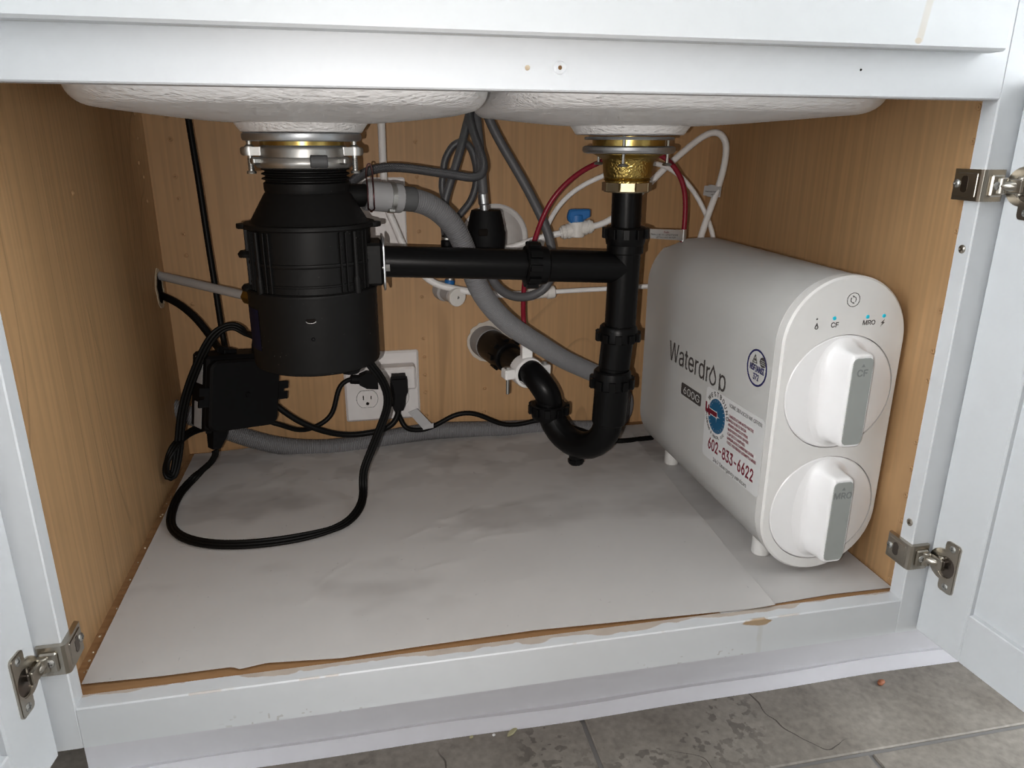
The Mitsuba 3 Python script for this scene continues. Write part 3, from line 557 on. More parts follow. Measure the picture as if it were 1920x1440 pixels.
# wall opening: ragged drywall edge, grey stub
ws = thing('drain_stub', 'grey drain stub in a ragged round hole in the back panel behind the trap', 'pipe stub')
ang = np.linspace(0, 2 * np.pi, 40, endpoint=False)
ring = Polygon([((0.0350 + 0.004 * rng.random()) * math.cos(a), (0.0335 + 0.004 * rng.random()) * math.sin(a)) for a in ang])
RY = np.array([[1, 0, 0], [0, 0, -1], [0, 1, 0]], float)       # plate z -> -y
HC = V(*(0.4774, 0.5830, 0.1633))
obj(ws, 'plaster_edge', place(extr(ring.difference(ring.buffer(-0.010)), 0.0022), HC + V(0, 0.0002, 0), RY), 'm_plaster', smooth=False)
obj(ws, 'opening', place(extr(ring.buffer(-0.0095), 0.0006), HC, RY), 'm_tag_paper', smooth=False)
obj(ws, 'pipe', [along(lathe([(0.0215, 0), (0.0268, 0.0), (0.0275, 0.004), (0.0275, 0.044), (0.0, 0.044)], 40), HW - armd * 0.022, armd)], 'm_rubber_light')

sc = thing('drain_saddle', 'white plastic drain saddle clamped round the black trap arm', 'pipe clamp')
SC = arm[-1] - armd * 0.003 - V(0, 0, 0.002)
Fm = frame_to(armd)
def ats2(m): return place(m, SC, Fm)
obj(sc, 'clamp', [ats2(lathe([(0.0192, -0.011), (0.0232, -0.011), (0.0240, -0.009), (0.0240, 0.009), (0.0232, 0.011), (0.0192, 0.011)], 44))] +
    [ats2(place(rbox(0.017, 0.016, 0.018, 0.003, 6), (s * 0.0300, 0.0, 0))) for s in (-1, 1)], 'm_white_tube')
obj(sc, 'bolt', [place(cyl(0.0026, 0.034, 0.0003, 12), SC + Fm @ V(0.0310, 0, 0) + V(0, 0, -0.032)), place(hexbolt(0.0046, 0.004), SC + Fm @ V(0.0310, 0, 0) + V(0, 0, 0.0085))], 'm_steel')
obj(sc, 'bolt', [place(cyl(0.0026, 0.030, 0.0003, 12), SC + Fm @ V(-0.0310, 0, 0) + V(0, 0, -0.018)), place(hexbolt(0.0046, 0.004), SC + Fm @ V(-0.0310, 0, 0) + V(0, 0, 0.0095))], 'm_steel')
obj(sc, 'fitting', [place(rbox(0.0165, 0.0165, 0.020, 0.002, 6), SC + V(0, 0, 0.030)), place(lathe([(0, 0.036), (0.0075, 0.036), (0.0085, 0.040), (0.0078, 0.044), (0.0055, 0.048), (0, 0.048)], 24), SC)], 'm_white_tube')
# ------------------------------------------------------------------ water filter unit
wf = thing('water_filter', 'white under sink water filter unit with two round knobs standing at the right cabinet wall', 'water filter')
UX, UZ0, UZ1, UY, UB, UR = 0.7690, 0.0083, 0.3533, 0.0670, 0.4515, 0.0723
def stadium(g=0.0):
    return LineString([(UX, UZ0 + UR), (UX, UZ1 - UR)]).buffer(UR - g, quad_segs=24)
def yext(poly, y0, y1, b0=0.0, b1=0.0):
    """convex outline in (x, z) extruded from y0 to y1 with chamfers"""
    P = []
    for g, y in ((b0, y0), (0, y0 + b0), (0, y1 - b1), (b1, y1)):
        c = np.array(poly.buffer(-g).exterior.coords)[:-1] if g else np.array(poly.exterior.coords)[:-1]
        P.append(np.c_[c[:, 0], np.full(len(c), y), c[:, 1]])
    return hull(np.vstack(P))
body = man(yext(stadium(0.0010), UY + 0.0150, UB, 0.0008, 0.008))
for cc_, rr_ in (((0.7420, 0.4560, 0.3530), (0.033, 0.036, 0.031)), ((0.7780, 0.4620, 0.3640), (0.055, 0.070, 0.028))):
    s = trimesh.creation.uv_sphere(1.0, count=[28, 56]); s.vertices = s.vertices * V(*rr_) + V(*cc_); body = body - man(s)
obj(wf, 'body', tm(body), 'm_unit_body', smooth=30)
cov = man(yext(stadium(), UY, UY + 0.0142, 0.0022, 0.0012))
KZ = (0.2258, 0.0862); KX = 0.7705; KR = 0.0640
for z in KZ: cov = cov - man(along(cyl(KR + 0.0008, 0.010, 0.0, 72), (KX, UY + 0.006, z), (0, -1, 0)))
obj(wf, 'front_cover', tm(cov), 'm_unit_face', smooth=30)
def knob(z, word, lab):
    kk = numbered(wf + '__knob'); labels[kk] = {'label': lab}
    obj(kk, 'disc', along(lathe([(0, 0.0), (KR, 0.0), (KR, 0.0048), (KR - 0.0012, 0.0058), (0.050, 0.0062), (0.0, 0.0062)], 96), (KX, UY + 0.0058, z), (0, -1, 0)), 'm_knob', smooth=30)
    N = 80; a = np.arange(N) * 2 * np.pi / N; c, sn = np.cos(a), np.sin(a); rings = []
    for y, hx, hz, n in ((0.0005, 0.0440, 0.0622, 2.1), (-0.0006, 0.0350, 0.0606, 2.2), (-0.0020, 0.0280, 0.0585, 2.5), (-0.0045, 0.0232, 0.0560, 3.0), (-0.009, 0.0195, 0.0538, 3.8), (-0.015, 0.0170, 0.0526, 4.8), (-0.022, 0.0152, 0.0520, 5.5), (-0.0275, 0.0147, 0.0518, 6), (-0.0302, 0.0142, 0.0513, 6), (-0.0318, 0.0126, 0.0497, 6), (-0.0320, 0.0, 0.0, 6)):
        ex, ez = np.sign(c) * np.abs(c) ** (2 / n), np.sign(sn) * np.abs(sn) ** (2 / n)
        rings.append(np.c_[KX + hx * ex, np.full(N, UY + y), z + hz * ez])
    v = np.vstack(rings); n = len(rings); i, j = np.meshgrid(np.arange(n - 1), np.arange(N), indexing='ij'); j1 = (j + 1) % N
    f = np.stack([i * N + j, i * N + j1, (i + 1) * N + j1, (i + 1) * N + j], -1).reshape(-1, 4)
    obj(kk, 'handle', trimesh.Trimesh(v, np.vstack([f[:, [0, 1, 2]], f[:, [0, 2, 3]]]), process=False), 'm_knob', smooth=40)
    obj(kk, 'grip_face', place(plate(rrect(0.0232, 0.0955, 0.0055), 0.0010, 0.0003), (KX, UY - 0.0316, z), RY), 'm_grip')
    t = text(word, 0.0072, 0.00025, True); w = t.bounds[1][0] + t.bounds[0][0]
    obj(kk, 'lettering', [place(t, (KX - w / 2, UY - 0.0326, z + 0.0285), RY), place(extr(Polygon([(-0.002, 0), (0.002, 0), (0, 0.0034)]), 0.00025), (KX, UY - 0.0326, z + 0.0385), RY)], 'm_grip_text', smooth=False)
knob(KZ[0], 'CF', 'upper knob marked CF'); knob(KZ[1], 'MRO', 'lower knob marked MRO')
for x, y in ((0.7357, 0.1225), (0.7357, 0.3948), (0.803, 0.1225), (0.803, 0.3948)):
    obj(wf, 'foot', place(cyl(0.0112, 0.022, 0.0015, 28), (x, y, 0.0006)), 'm_unit_face')
# printing on the left side: x of the text runs to the front (-y), z up
RS = np.array([[0, 0, -1], [-1, 0, 0], [0, 1, 0]], float)
SX = UX - UR + 0.0008 - 0.00005
def on_side(m, y, z, tilt=0.0):
    c, s_ = math.cos(tilt), math.sin(tilt)
    return place(m, (SX, y, z), RS @ np.array([[c, -s_, 0], [s_, c, 0], [0, 0, 1.0]]))
wa, wt, wd, we = (0.6965, 0.3476, 0.1885), (0.6965, 0.3569, 0.2153), (0.6965, 0.2224, 0.1931), (0.6965, 0.1809, 0.1933)
ch = wt[2] - wa[2]; TZ = 0.0; til = math.atan2(we[2] - wa[2] - 0.0005, wa[1] - we[1])
t1 = text('Waterdr', ch, 0.0002, False, width=wa[1] - wd[1])
dr0, dr1 = (0.6965, 0.2218, 0.1918), (0.6965, 0.2021, 0.1967)
dw = (dr0[1] - dr1[1]) * 0.94; a = np.linspace(-0.75 * np.pi / 1, 0.75 * np.pi, 30)
aa = np.linspace(-np.pi * 0.5 - 2.0, -np.pi * 0.5 + 2.0, 40)
drop = Polygon([(dw / 2 + dw / 2 * math.cos(q), dw / 2 + dw / 2 * math.sin(q)) for q in aa] + [(dw / 2, ch * 0.99)])
drop = drop.difference(drop.buffer(-dw * 0.14))
def m3_trim(m):
    v = np.array(m.vertices); v[:, 1] = np.maximum(v[:, 1], -0.0012); m.vertices = v; return m
p0 = (0.6965, 0.1977, 0.1891); t3 = m3_trim(text('p', ch, 0.0002, False, width=p0[1] - we[1]))
obj(wf, 'brand_lettering', [on_side(t1, wa[1], wa[2], til), on_side(extr(drop, 0.0002), dr0[1], wa[2] + (wa[1] - dr0[1]) * math.tan(til) - 0.0005, til), on_side(t3, p0[1], wa[2] + (wa[1] - p0[1]) * math.tan(til), til)], 'm_print', smooth=False, label='dark grey lettering on the side')
b0, b1, b2 = (0.6965, 0.2994, 0.1523), (0.6965, 0.2383, 0.1529), (0.6965, 0.2407, 0.1696)
bw, bh = b0[1] - b1[1], b2[2] - b1[2]
obj(wf, 'size_badge', on_side(extr(rrect(bw, bh, 0.003), 0.00025), (b0[1] + b1[1]) / 2, (b0[2] + b1[2]) / 2 + bh / 2, til), 'm_print', smooth=False)
tt = text('600G', bh * 0.60, 0.00015, False, width=bw * 0.80)
obj(wf, 'size_badge', on_side(place(tt, (-bw * 0.40, -bh * 0.30, 0.0003)), (b0[1] + b1[1]) / 2, (b0[2] + b1[2]) / 2 + bh / 2, til), 'm_print_white', smooth=False)
# certification mark
nl, nr, nt, nb = (0.6965, 0.1345, 0.2393), (0.6965, 0.0922, 0.2488), (0.6965, 0.1194, 0.2652), (0.6965, 0.1072, 0.2229)
nr_ = ((nl[1] - nr[1]) + (nt[2] - nb[2])) / 4; ncy, ncz = (nl[1] + nr[1]) / 2, (nt[2] + nb[2]) / 2
ns = [extr(Point(0, 0).buffer(nr_, 40).difference(Point(0, 0).buffer(nr_ * 0.90, 40)), 0.0002)]
w1 = text('NSF/ANSI', nr_ * 0.33, 0.0002, True, width=nr_ * 1.42); ns.append(place(w1, (-nr_ * 0.71, -nr_ * 0.20, 0)))
w2 = text('372', nr_ * 0.33, 0.0002, True, width=nr_ * 0.56); ns.append(place(w2, (-nr_ * 0.30, -nr_ * 0.66, 0)))
obj(wf, 'certification_mark', [on_side(m, ncy, ncz) for m in ns], 'm_print_navy', smooth=False, label='round navy certification mark')
tri = Polygon([(-0.0105, 0), (0.0, 0), (-0.00525, 0.0105)]); ov = affinity.scale(Point(0.0115, 0.0045).buffer(0.0062, 24), 1.05, 0.9)
stripes = unary_union([sbox(0.0062, y, 0.0170, y + 0.0008) for y in (0.0015, 0.0036, 0.0057)])
obj(wf, 'certification_mark', [on_side(extr(g, 0.0002), ncy, ncz + nr_ * 0.22) for g in (tri.difference(tri.buffer(-0.0009)), Point(-0.00525, 0.0035).buffer(0.0016), ov.difference(stripes))] + [on_side(place(text('cULus', 0.0024, 0.0002), (-0.012, -0.0034, 0)), ncy, ncz + nr_ * 0.22)], 'm_print', smooth=False)
# plumber's sticker: a thing of its own, stuck to the unit
sk = thing('service_sticker', 'white plumber service sticker with blue compass logo stuck on the side of the water filter', 'sticker')
q0, q1, q2, q3 = (0.6965, 0.2209, 0.0949), (0.6965, 0.0796, 0.0988), (0.6965, 0.0803, 0.1935), (0.6965, 0.2290, 0.1859)
sa = math.atan2(q1[2] - q0[2], q0[1] - q1[1]); sw = q0[1] - q1[1]; sh = ((q3[2] - q0[2]) + (q2[2] - q1[2])) / 2
scy, scz = (q0[1] + q1[1] + q2[1] + q3[1]) / 4, (q0[2] + q1[2] + q2[2] + q3[2]) / 4
obj(sk, 'backing', on_side(extr(rrect(sw, sh, 0.006), 0.00035), scy, scz, sa), 'm_sticker', smooth=False)
EPS = 0.00035
def st(m, p3, tilt=None): return on_side(place(m, (0, 0, EPS)), p3[1], p3[2], sa if tilt is None else tilt)
c0, cT, cB = (0.6965, 0.1928, 0.1569), (0.6965, 0.1982, 0.1805), (0.6965, 0.1849, 0.1349)
R0 = (cT[2] - cB[2]) / 2 * 0.97
disc = Point(0, 0).buffer(R0, 48)
ticks = unary_union([affinity.rotate(sbox(-0.0004, R0 * 0.80, 0.0004, R0 * 0.97), q, origin=(0, 0)) for q in range(0, 360, 15)])
star = unary_union([affinity.rotate(Polygon([(-R0 * 0.05, 0), (0, R0 * s_), (R0 * 0.05, 0), (0, -R0 * s_)]), q, origin=(0, 0)) for q, s_ in ((0, 0.45), (45, 0.2), (90, 0.45), (135, 0.2))])
wr = unary_union([sbox(-R0 * 1.02, -R0 * 0.10, R0 * 0.02, R0 * 0.13), sbox(-R0 * 1.32, -R0 * 0.14, -R0 * 0.98, R0 * 0.04), sbox(-R0 * 1.36, -R0 * 0.12, -R0 * 1.24, R0 * 0.42), sbox(-R0 * 1.06, 0, -R0 * 0.94, R0 * 0.30), sbox(-R0 * 0.98, -R0 * 0.24, -R0 * 0.80, -R0 * 0.06)]).buffer(R0 * 0.02)
wr = affinity.translate(wr, 0, R0 * 0.06)
obj(sk, 'logo_disc', st(extr(disc.difference(ticks).difference(star).difference(wr.buffer(R0 * 0.05)), 0.0002), c0), 'm_print_blue', smooth=False, label='blue compass disc')
obj(sk, 'logo_wrench', st(extr(wr, 0.0002), c0), 'm_print_red', smooth=False, label='red pipe wrench')
def arc_text(word, r, a0, a1, h, inside=False):
    out = []; n = len(word)
    for k, chh in enumerate(word):
        if chh == ' ': continue
        q = math.radians(a0 + (a1 - a0) * k / (n - 1)); m = text(chh, h, 0.0002, True)
        cx = (m.bounds[0][0] + m.bounds[1][0]) / 2; m.vertices = m.vertices - V(cx, h / 2, 0)
        rot = q - math.pi / 2 if not inside else q + math.pi / 2
        c_, s_ = math.cos(rot), math.sin(rot)
        out.append(place(m, (r * math.cos(q), r * math.sin(q), 0), np.array([[c_, -s_, 0], [s_, c_, 0], [0, 0, 1.0]])))
    return out
obj(sk, 'lettering', [st(m, c0) for m in arc_text('WESTBOUND', R0 * 1.27, 138, 12, R0 * 0.26) + arc_text('PLUMBING & DRAIN, LLC', R0 * 1.22, 188, 318, R0 * 0.15, True)], 'm_print', smooth=False)
l0, l1 = (0.6965, 0.1639, 0.1803), (0.6965, 0.0883, 0.1807)
tw = l0[1] - l1[1]
obj(sk, 'lettering', st(text('SOME SERVICES WE OFFER!', 0.0044, 0.0002, False, width=tw), l0), 'm_print', smooth=False)
obj(sk, 'lettering', st(text('24/7 Emergency services', 0.0050, 0.0002, False, width=0.0835), (0.6965, 0.1914, 0.0975)), 'm_print', smooth=False)
f0, f1 = (0.6965, 0.1641, 0.1678), (0.6965, 0.1628, 0.1339)
lst = [('-TANKLESS & TANK WATER HEATERS', 0.74), ('-WHOLE HOUSE FILTRATION', 0.54), ('-REVERSE OSMOSIS SYSTEMS', 0.60), ('-MAIN SERVICE ENTRY REPAIRS', 0.63), ('-LEAK DETECTION/REPAIRS', 0.54), ('-MAINLINE DRAIN CLEARING/UNCLOGGING', 0.80), ('-TOILET REPAIRS/REPLACEMENTS & MORE!', 0.87)]
for ln in [st(text(wd_, 0.0034, 0.0002, True, width=tw * fr * 1.06), (0, f0[1] + (f1[1] - f0[1]) * k / 6, f0[2] + (f1[2] - f0[2]) * k / 6)) for k, (wd_, fr) in enumerate(lst)]: obj(sk, 'lettering', ln, 'm_print_red', smooth=False)
g0, g1, g2 = (0.6965, 0.2089, 0.1094), (0.6965, 0.0961, 0.1116), (0.6965, 0.2099, 0.1244)
obj(sk, 'lettering', st(text('602-833-6622', (g2[2] - g0[2]) * 0.98, 0.0002, True, width=g0[1] - g1[1]), g0), 'm_print_red', smooth=False)
# marks on the front cover
def on_face(m, x, z): return place(m, (x, UY + 0.00005, z), RY)
rg = (0.7718, 0.0670, 0.3277)
arcs = Point(0, 0).buffer(0.0035, 24).difference(Point(0, 0).buffer(0.0027, 24)).difference(unary_union([affinity.rotate(sbox(-0.0012, 0, 0.0012, 0.006), q, origin=(0, 0)) for q in (20, 200)]))
arrows = unary_union([affinity.rotate(Polygon([(0.0008, 0.0019), (0.0008, 0.0045), (0.0026, 0.0032)]), q, origin=(0, 0)) for q in (30, 210)])
obj(wf, 'reset_mark', [on_face(extr(Point(0, 0).buffer(0.0076, 32).difference(Point(0, 0).buffer(0.0069, 32)), 0.0002), rg[0], rg[2]), on_face(extr(unary_union([arcs, arrows]), 0.0002), rg[0], rg[2])], 'm_print', smooth=False)
for p in ((0.7526, 0.0670, 0.3088), (0.7917, 0.0670, 0.3088), (0.8112, 0.0670, 0.3091)): obj(wf, 'indicator_light', on_face(place(lathe([(0, 0), (0.0021, 0), (0.0018, 0.0006), (0, 0.0008)], 20), (0, 0, 0)), p[0], p[2]), 'm_led', label='lit cyan indicator')
p = (0.7324, 0.0670, 0.3088); obj(wf, 'indicator_light', on_face(lathe([(0, 0), (0.0010, 0), (0.0008, 0.0003), (0, 0.0004)], 16), p[0], p[2]), 'm_print', label='unlit indicator')
marks = []
for word, p, h in (('CF', (0.7492, 0.0670, 0.2992), 0.0052), ('MRO', (0.7864, 0.0670, 0.3002), 0.0049)): marks.append(on_face(text(word, h, 0.0002, True), p[0], p[2]))
p = (0.7329, 0.0670, 0.2999); dq = Polygon([(0.0022 * math.cos(q), 0.0022 * math.sin(q)) for q in np.linspace(-np.pi * 0.5 - 2.0, -np.pi * 0.5 + 2.0, 24)] + [(0, 0.0052)])
marks.append(on_face(extr(dq.difference(affinity.scale(dq, 0.5, 0.45, origin=(0, -0.0006))), 0.0002), p[0], p[2]))
p = (0.8109, 0.0670, 0.3018); marks.append(on_face(extr(Polygon([(0.0022, 0.004), (-0.0024, -0.0004), (-0.0002, -0.0004), (-0.0022, -0.0042), (0.0024, 0.0004), (0.0003, 0.0004)]), 0.0002), p[0], p[2]))
obj(wf, 'front_lettering', marks, 'm_print', smooth=False)

# ------------------------------------------------------------------ shelf paper
def sheet(name, label, left, right, front, back, zfun, nu=110, nv=80, mat='m_paper', t=0.00035):
    k = thing(name, label, 'paper', 'shelf paper sheets')
    f = np.array(front); b = np.array(back)
    U, Vv = np.meshgrid(np.linspace(0, 1, nu), np.linspace(0, 1, nv), indexing='ij')
    fx = left[0][0] + (right[0][0] - left[0][0]) * U; fy = np.interp(fx, f[:, 0], f[:, 1])
    bxx = left[1][0] + (right[1][0] - left[1][0]) * U; by = np.interp(bxx, b[:, 0], b[:, 1])
    X = fx + (bxx - fx) * Vv; Y = fy + (by - fy) * Vv; Z = zfun(X, Y)
    up_ = np.stack([X, Y, Z + t], -1).reshape(-1, 3); lo = np.stack([X, Y, Z], -1).reshape(-1, 3); n = nu * nv
    i, j = np.meshgrid(np.arange(nu - 1), np.arange(nv - 1), indexing='ij')
    q = np.stack([i * nv + j, (i + 1) * nv + j, (i + 1) * nv + j + 1, i * nv + j + 1], -1).reshape(-1, 4)
    per = [a * nv for a in range(nu)] + [(nu - 1) * nv + b_ for b_ in range(1, nv)] + [a * nv + nv - 1 for a in range(nu - 2, -1, -1)] + [b_ for b_ in range(nv - 2, 0, -1)]
    per = np.array(per); nx = np.roll(per, -1)
    side = np.stack([per, per + n, nx + n, nx], 1)[:, ::-1]
    tri_ = lambda qq: np.vstack([qq[:, [0, 1, 2]], qq[:, [0, 2, 3]]])
    m = trimesh.Trimesh(np.vstack([up_, lo]), np.vstack([tri_(q), tri_(q[:, ::-1]) + n, tri_(side)]), process=False)
    obj(k, None, m, mat, smooth=50)
fr1 = [(-0.0047, 0.0311, 0.0020), (0.0638, 0.0283, 0.0020), (0.1301, 0.0287, 0.0020), (0.1328, 0.0235, 0.0020), (0.1601, 0.0281, 0.0020), (0.2307, 0.0210, 0.0020), (0.3142, 0.0239, 0.0020), (0.4246, 0.0260, 0.0020), (0.5394, 0.0213, 0.0020), (0.6926, 0.0147, 0.0020)]
pl = [(-0.0047, 0.0311, 0.0020), (-0.0061, 0.5764, 0.0020)]; pr = [(0.6926, 0.0147, 0.0020), (0.7150, 0.4621, 0.0020)]
bk1 = [(pl[1][0], 0.571), (0.10, 0.573), (0.25, 0.575), (0.40, 0.574), (0.55, 0.570), (pr[1][0], 0.520)]
def z1f(X, Y):
    P = np.stack([X, Y, X * 0], -1)
    w = meshkit.fbm(P * V(7, 9, 1), 3, 5) - 0.5; c = np.abs(meshkit.fbm(P * V(11, 15, 1) + 3, 3, 9) - 0.5)
    amp = np.clip((Y - 0.02) / 0.10, 0, 1) * np.clip((0.66 - X) / 0.08, 0.15, 1)
    bk = np.clip((Y - 0.42) / 0.12, 0, 1) * np.clip((X - 0.02) / 0.1, 0, 1)
    ed = np.clip((X - (np.interp(Y, [pr[0][1], pr[1][1]], [pr[0][0], pr[1][0]]) - 0.035)) / 0.035, 0, 1) ** 2 * (0.7 + 0.3 * np.sin(Y * 40))
    return 0.0020 + 0.0026 * ed + amp * (0.0020 * np.clip(w + 0.25, 0, 1) + 0.0007 * np.clip(0.045 - c, 0, 1) / 0.045 * np.clip(meshkit.noise(P * 7, 3) * 3 - 1.7, 0, 1) + bk * 0.0060 * np.clip(w * 2 + 0.4, 0, 1))
sheet('shelf_paper', 'large creased smudged white shelf paper sheet covering the cabinet floor', pl, pr, [f[:2] for f in fr1], bk1, z1f, 150, 110)
pf = [(0.6474, 0.0163, 0.0010), (0.6966, 0.0214, 0.0010), (0.7695, 0.0253, 0.0010), (0.8418, 0.0236, 0.0010)]
sheet('shelf_paper', 'narrow clean white shelf paper sheet lying under the water filter', [(0.63, pf[0][1], 0), (0.60, 0.56, 0)], [(XR - 0.0025, pf[-1][1], 0), (XR - 0.003, 0.56, 0)], [p[:2] for p in pf], [(0.5, 0.565), (0.9, 0.565)], lambda X, Y: 0.0002 + 0 * X, 40, 60)
labels['shelf_paper'].pop('group'); labels['shelf_paper_001'].pop('group')

# ------------------------------------------------------------------ corrugated dishwasher hose
dh = thing('corrugated_hose', 'grey corrugated drain hose looping from the disposal behind the trap and along the floor', 'hose')
c0 = V(*(0.2816, 0.3340, 0.4200)); c1 = V(*(0.3263, 0.3475, 0.4149)); c2 = V(*(0.3430, 0.3525, 0.4118)); ax = nrm(c1 - c0)
L1, L2 = np.linalg.norm(c1 - c0), np.linalg.norm(c2 - c1)
obj(dh, 'connector', along(lathe([(0.012, 0), (0.0172, 0), (0.0178, 0.0015), (0.0180, L1 - 0.002), (0.0172, L1), (0.012, L1)], 40), c0, ax), 'm_rubber_light', label='light grey rubber connector')
obj(dh, 'cuff', along(lathe([(0.010, 0), (0.0146, 0), (0.0152, 0.001), (0.0152, L2 - 0.001), (0.0145, L2), (0.010, L2)], 40), c1, ax), 'm_rubber_dark', label='dark grey hose cuff')
obj(dh, 'ear_clamp', [along(lathe([(0.0179, 0), (0.0188, 0.0003), (0.0188, 0.0062), (0.0179, 0.0065)], 40), c0 + ax * (L1 - 0.0165), ax), place(rbox(0.008, 0.005, 0.008, 0.0016, 6), c0 + ax * (L1 - 0.0135) + V(0, -0.0125, -0.0145), frame_to(ax))], 'm_steel', label='steel ear clamp')
wl = []
for k, dx in enumerate((0.004, 0.0115)):
    pts = []
    for q in np.linspace(-115, 95, 14):
        r = 0.0188; pts.append(c0 + ax * (dx + (0.003 if q < -60 else 0) * (1 if k == 0 else -1)) + V(0, -r * math.cos(math.radians(q)), r * math.sin(math.radians(q))))
    wl.append(pts)
topc = [wl[0][-1] + V(0, -0.004, 0.010), (wl[0][-1] + wl[1][-1]) / 2 + V(0, -0.006, 0.019), wl[1][-1] + V(0, -0.004, 0.010)]
obj(dh, 'spring_clamp', tube(wl[0] + topc + wl[1][::-1], 0.0010, 8, 0.002), 'm_wire', label='dark wire spring clamp')
hp_ = [V(*c2), (0.3607, 0.3580, 0.4060), (0.3807, 0.3640, 0.3919), (0.3988, 0.3680, 0.3688), (0.4114, 0.3710, 0.3383), (0.4240, 0.3760, 0.3029), (0.4427, 0.3880, 0.2705), (0.4712, 0.4020, 0.2388), (0.4999, 0.4150, 0.2155), (0.5321, 0.4300, 0.1922), (0.5714, 0.4500, 0.1644), (0.6243, 0.4780, 0.1331), (0.6674, 0.5030, 0.1054), (0.6974, 0.5250, 0.0756), (0.7092, 0.5420, 0.0426), (0.6989, 0.5530, 0.0143), (0.6567, 0.5580, 0.0025), (0.5893, 0.5610, 0.0074), (0.5040, 0.5630, 0.0111), (0.4207, 0.5640, 0.0150), (0.3616, 0.5630, 0.0161), (0.2945, 0.5580, 0.0108), (0.2249, 0.5500, 0.0063), (0.1580, 0.5450, 0.0119), (0.1023, 0.5420, 0.0279), (0.0563, 0.5420, 0.0487), (0.0193, 0.5420, 0.0693), (-0.0060, 0.5420, 0.0843), (-0.0223, 0.5420, 0.0941)]
hpp = spline([V(*q) for q in hp_], 0.00036)
hl = np.r_[0, np.cumsum(np.linalg.norm(np.diff(hpp, axis=0), axis=1))]
rad = 1.0 - 0.065 * np.clip(np.cos(hl / 0.00288 * 2 * np.pi) * 1.5 - 0.3, -0.6, 1.2)
obj(dh, 'hose', sweep(hpp, circ(0.0140, 18), radius=rad)[0], 'm_hose', smooth=True)

# ------------------------------------------------------------------ faucet hoses
def braided(name, label, pts, r=0.0058, group=None):
    k = thing(name, label, 'hose', group)
    m, uv = sweep(spline([V(*q) for q in pts], 0.003), circ(r, 16)); obj(k, 'sleeve', m, 'm_braid', smooth=True, uv=uv); return k
ba = braided('braided_hose', 'dark braided supply hose running straight down from the sink gap to the hidden valve', [(0.4454, 0.4750, 0.5523), (0.4293, 0.4550, 0.5171), (0.4163, 0.4400, 0.4791), (0.4029, 0.4320, 0.4413), (0.3918, 0.4300, 0.4099), (0.3885, 0.4320, 0.3849), (0.3912, 0.4350, 0.3592)])
obj(ba, 'end_nut', [seg((0.3914, 0.4350, 0.3650), (0.3925, 0.4350, 0.3503), 0.0068, 6, 0.0005), seg((0.3926, 0.4350, 0.3518), (0.3929, 0.4360, 0.3294), 0.0085, 20)], 'm_black', smooth=25); obj(ba, 'end_nut', seg((0.3927, 0.4350, 0.3562), (0.3926, 0.4350, 0.3518), 0.0079, 20), 'm_steel')
braided('braided_hose', 'dark braided supply hose sweeping left in a long bend behind the disposal', [(0.4408, 0.4650, 0.5516), (0.4286, 0.4500, 0.5189), (0.4315, 0.4380, 0.4963), (0.4372, 0.4250, 0.4745), (0.4412, 0.4150, 0.4569), (0.4394, 0.4090, 0.4441), (0.4280, 0.4060, 0.4374), (0.4044, 0.4050, 0.4396), (0.3803, 0.4040, 0.4431), (0.3469, 0.4020, 0.4480), (0.3194, 0.3990, 0.4501), (0.2989, 0.3940, 0.4483), (0.2811, 0.3880, 0.4421), (0.2672, 0.3820, 0.4327), (0.2575, 0.3800, 0.4237)])
braided('braided_hose', 'dark braided supply hose forming a tall loop in front of the back panel', [(0.3947, 0.4520, 0.3534), (0.4045, 0.4550, 0.3715), (0.4174, 0.4580, 0.3873), (0.4274, 0.4580, 0.3989), (0.4344, 0.4580, 0.4127), (0.4384, 0.4580, 0.4294), (0.4383, 0.4560, 0.4474), (0.4344, 0.4540, 0.4638), (0.4283, 0.4520, 0.4757), (0.4187, 0.4510, 0.4812), (0.4085, 0.4520, 0.4784), (0.4005, 0.4540, 0.4693), (0.3945, 0.4560, 0.4559), (0.3920, 0.4560, 0.4404), (0.3899, 0.4550, 0.4226), (0.3932, 0.4550, 0.4046), (0.3979, 0.4550, 0.3790), (0.3980, 0.4550, 0.3492)], 0.0050)
ph = thing('sprayer_hose', 'dark grey faucet sprayer hose with a black weight and a low loop behind the pipe', 'hose')
wc0, wc1 = V(*(0.4487, 0.4400, 0.3913)), V(*(0.4474, 0.4400, 0.3123))
hh = wc0[2] - wc1[2] 
obj(ph, 'hose', tube([(0.4387, 0.4750, 0.5488), (0.4399, 0.4620, 0.5140), (0.4427, 0.4500, 0.4652), (0.4449, 0.4430, 0.4229), (0.4465, 0.4400, 0.3979)], 0.0068, 16), 'm_grey_tube')
obj(ph, 'ferrule', [seg((0.4444, 0.4400, 0.4145), (0.4458, 0.4400, 0.3994), 0.0074, 24), seg((0.4458, 0.4400, 0.4008), (0.4472, 0.4400, 0.3870), 0.0062, 24)], 'm_zinc')
obj(ph, 'weight', place(lathe([(0, 0), (0.0205, 0.0), (0.0240, 0.003), (0.0275, hh * 0.45), (0.0278, hh * 0.62), (0.0262, hh * 0.66), (0.0258, hh * 0.72), (0.0222, hh - 0.006), (0.0205, hh), (0, hh)], 40), (wc0[0], wc0[1], wc1[2])), 'm_black_soft', label='black hose weight')
obj(ph, 'weight', place(rbox(0.013, 0.004, 0.0095, 0.0018, 6), V(*(0.4402, 0.4135, 0.3636))), 'm_dark')
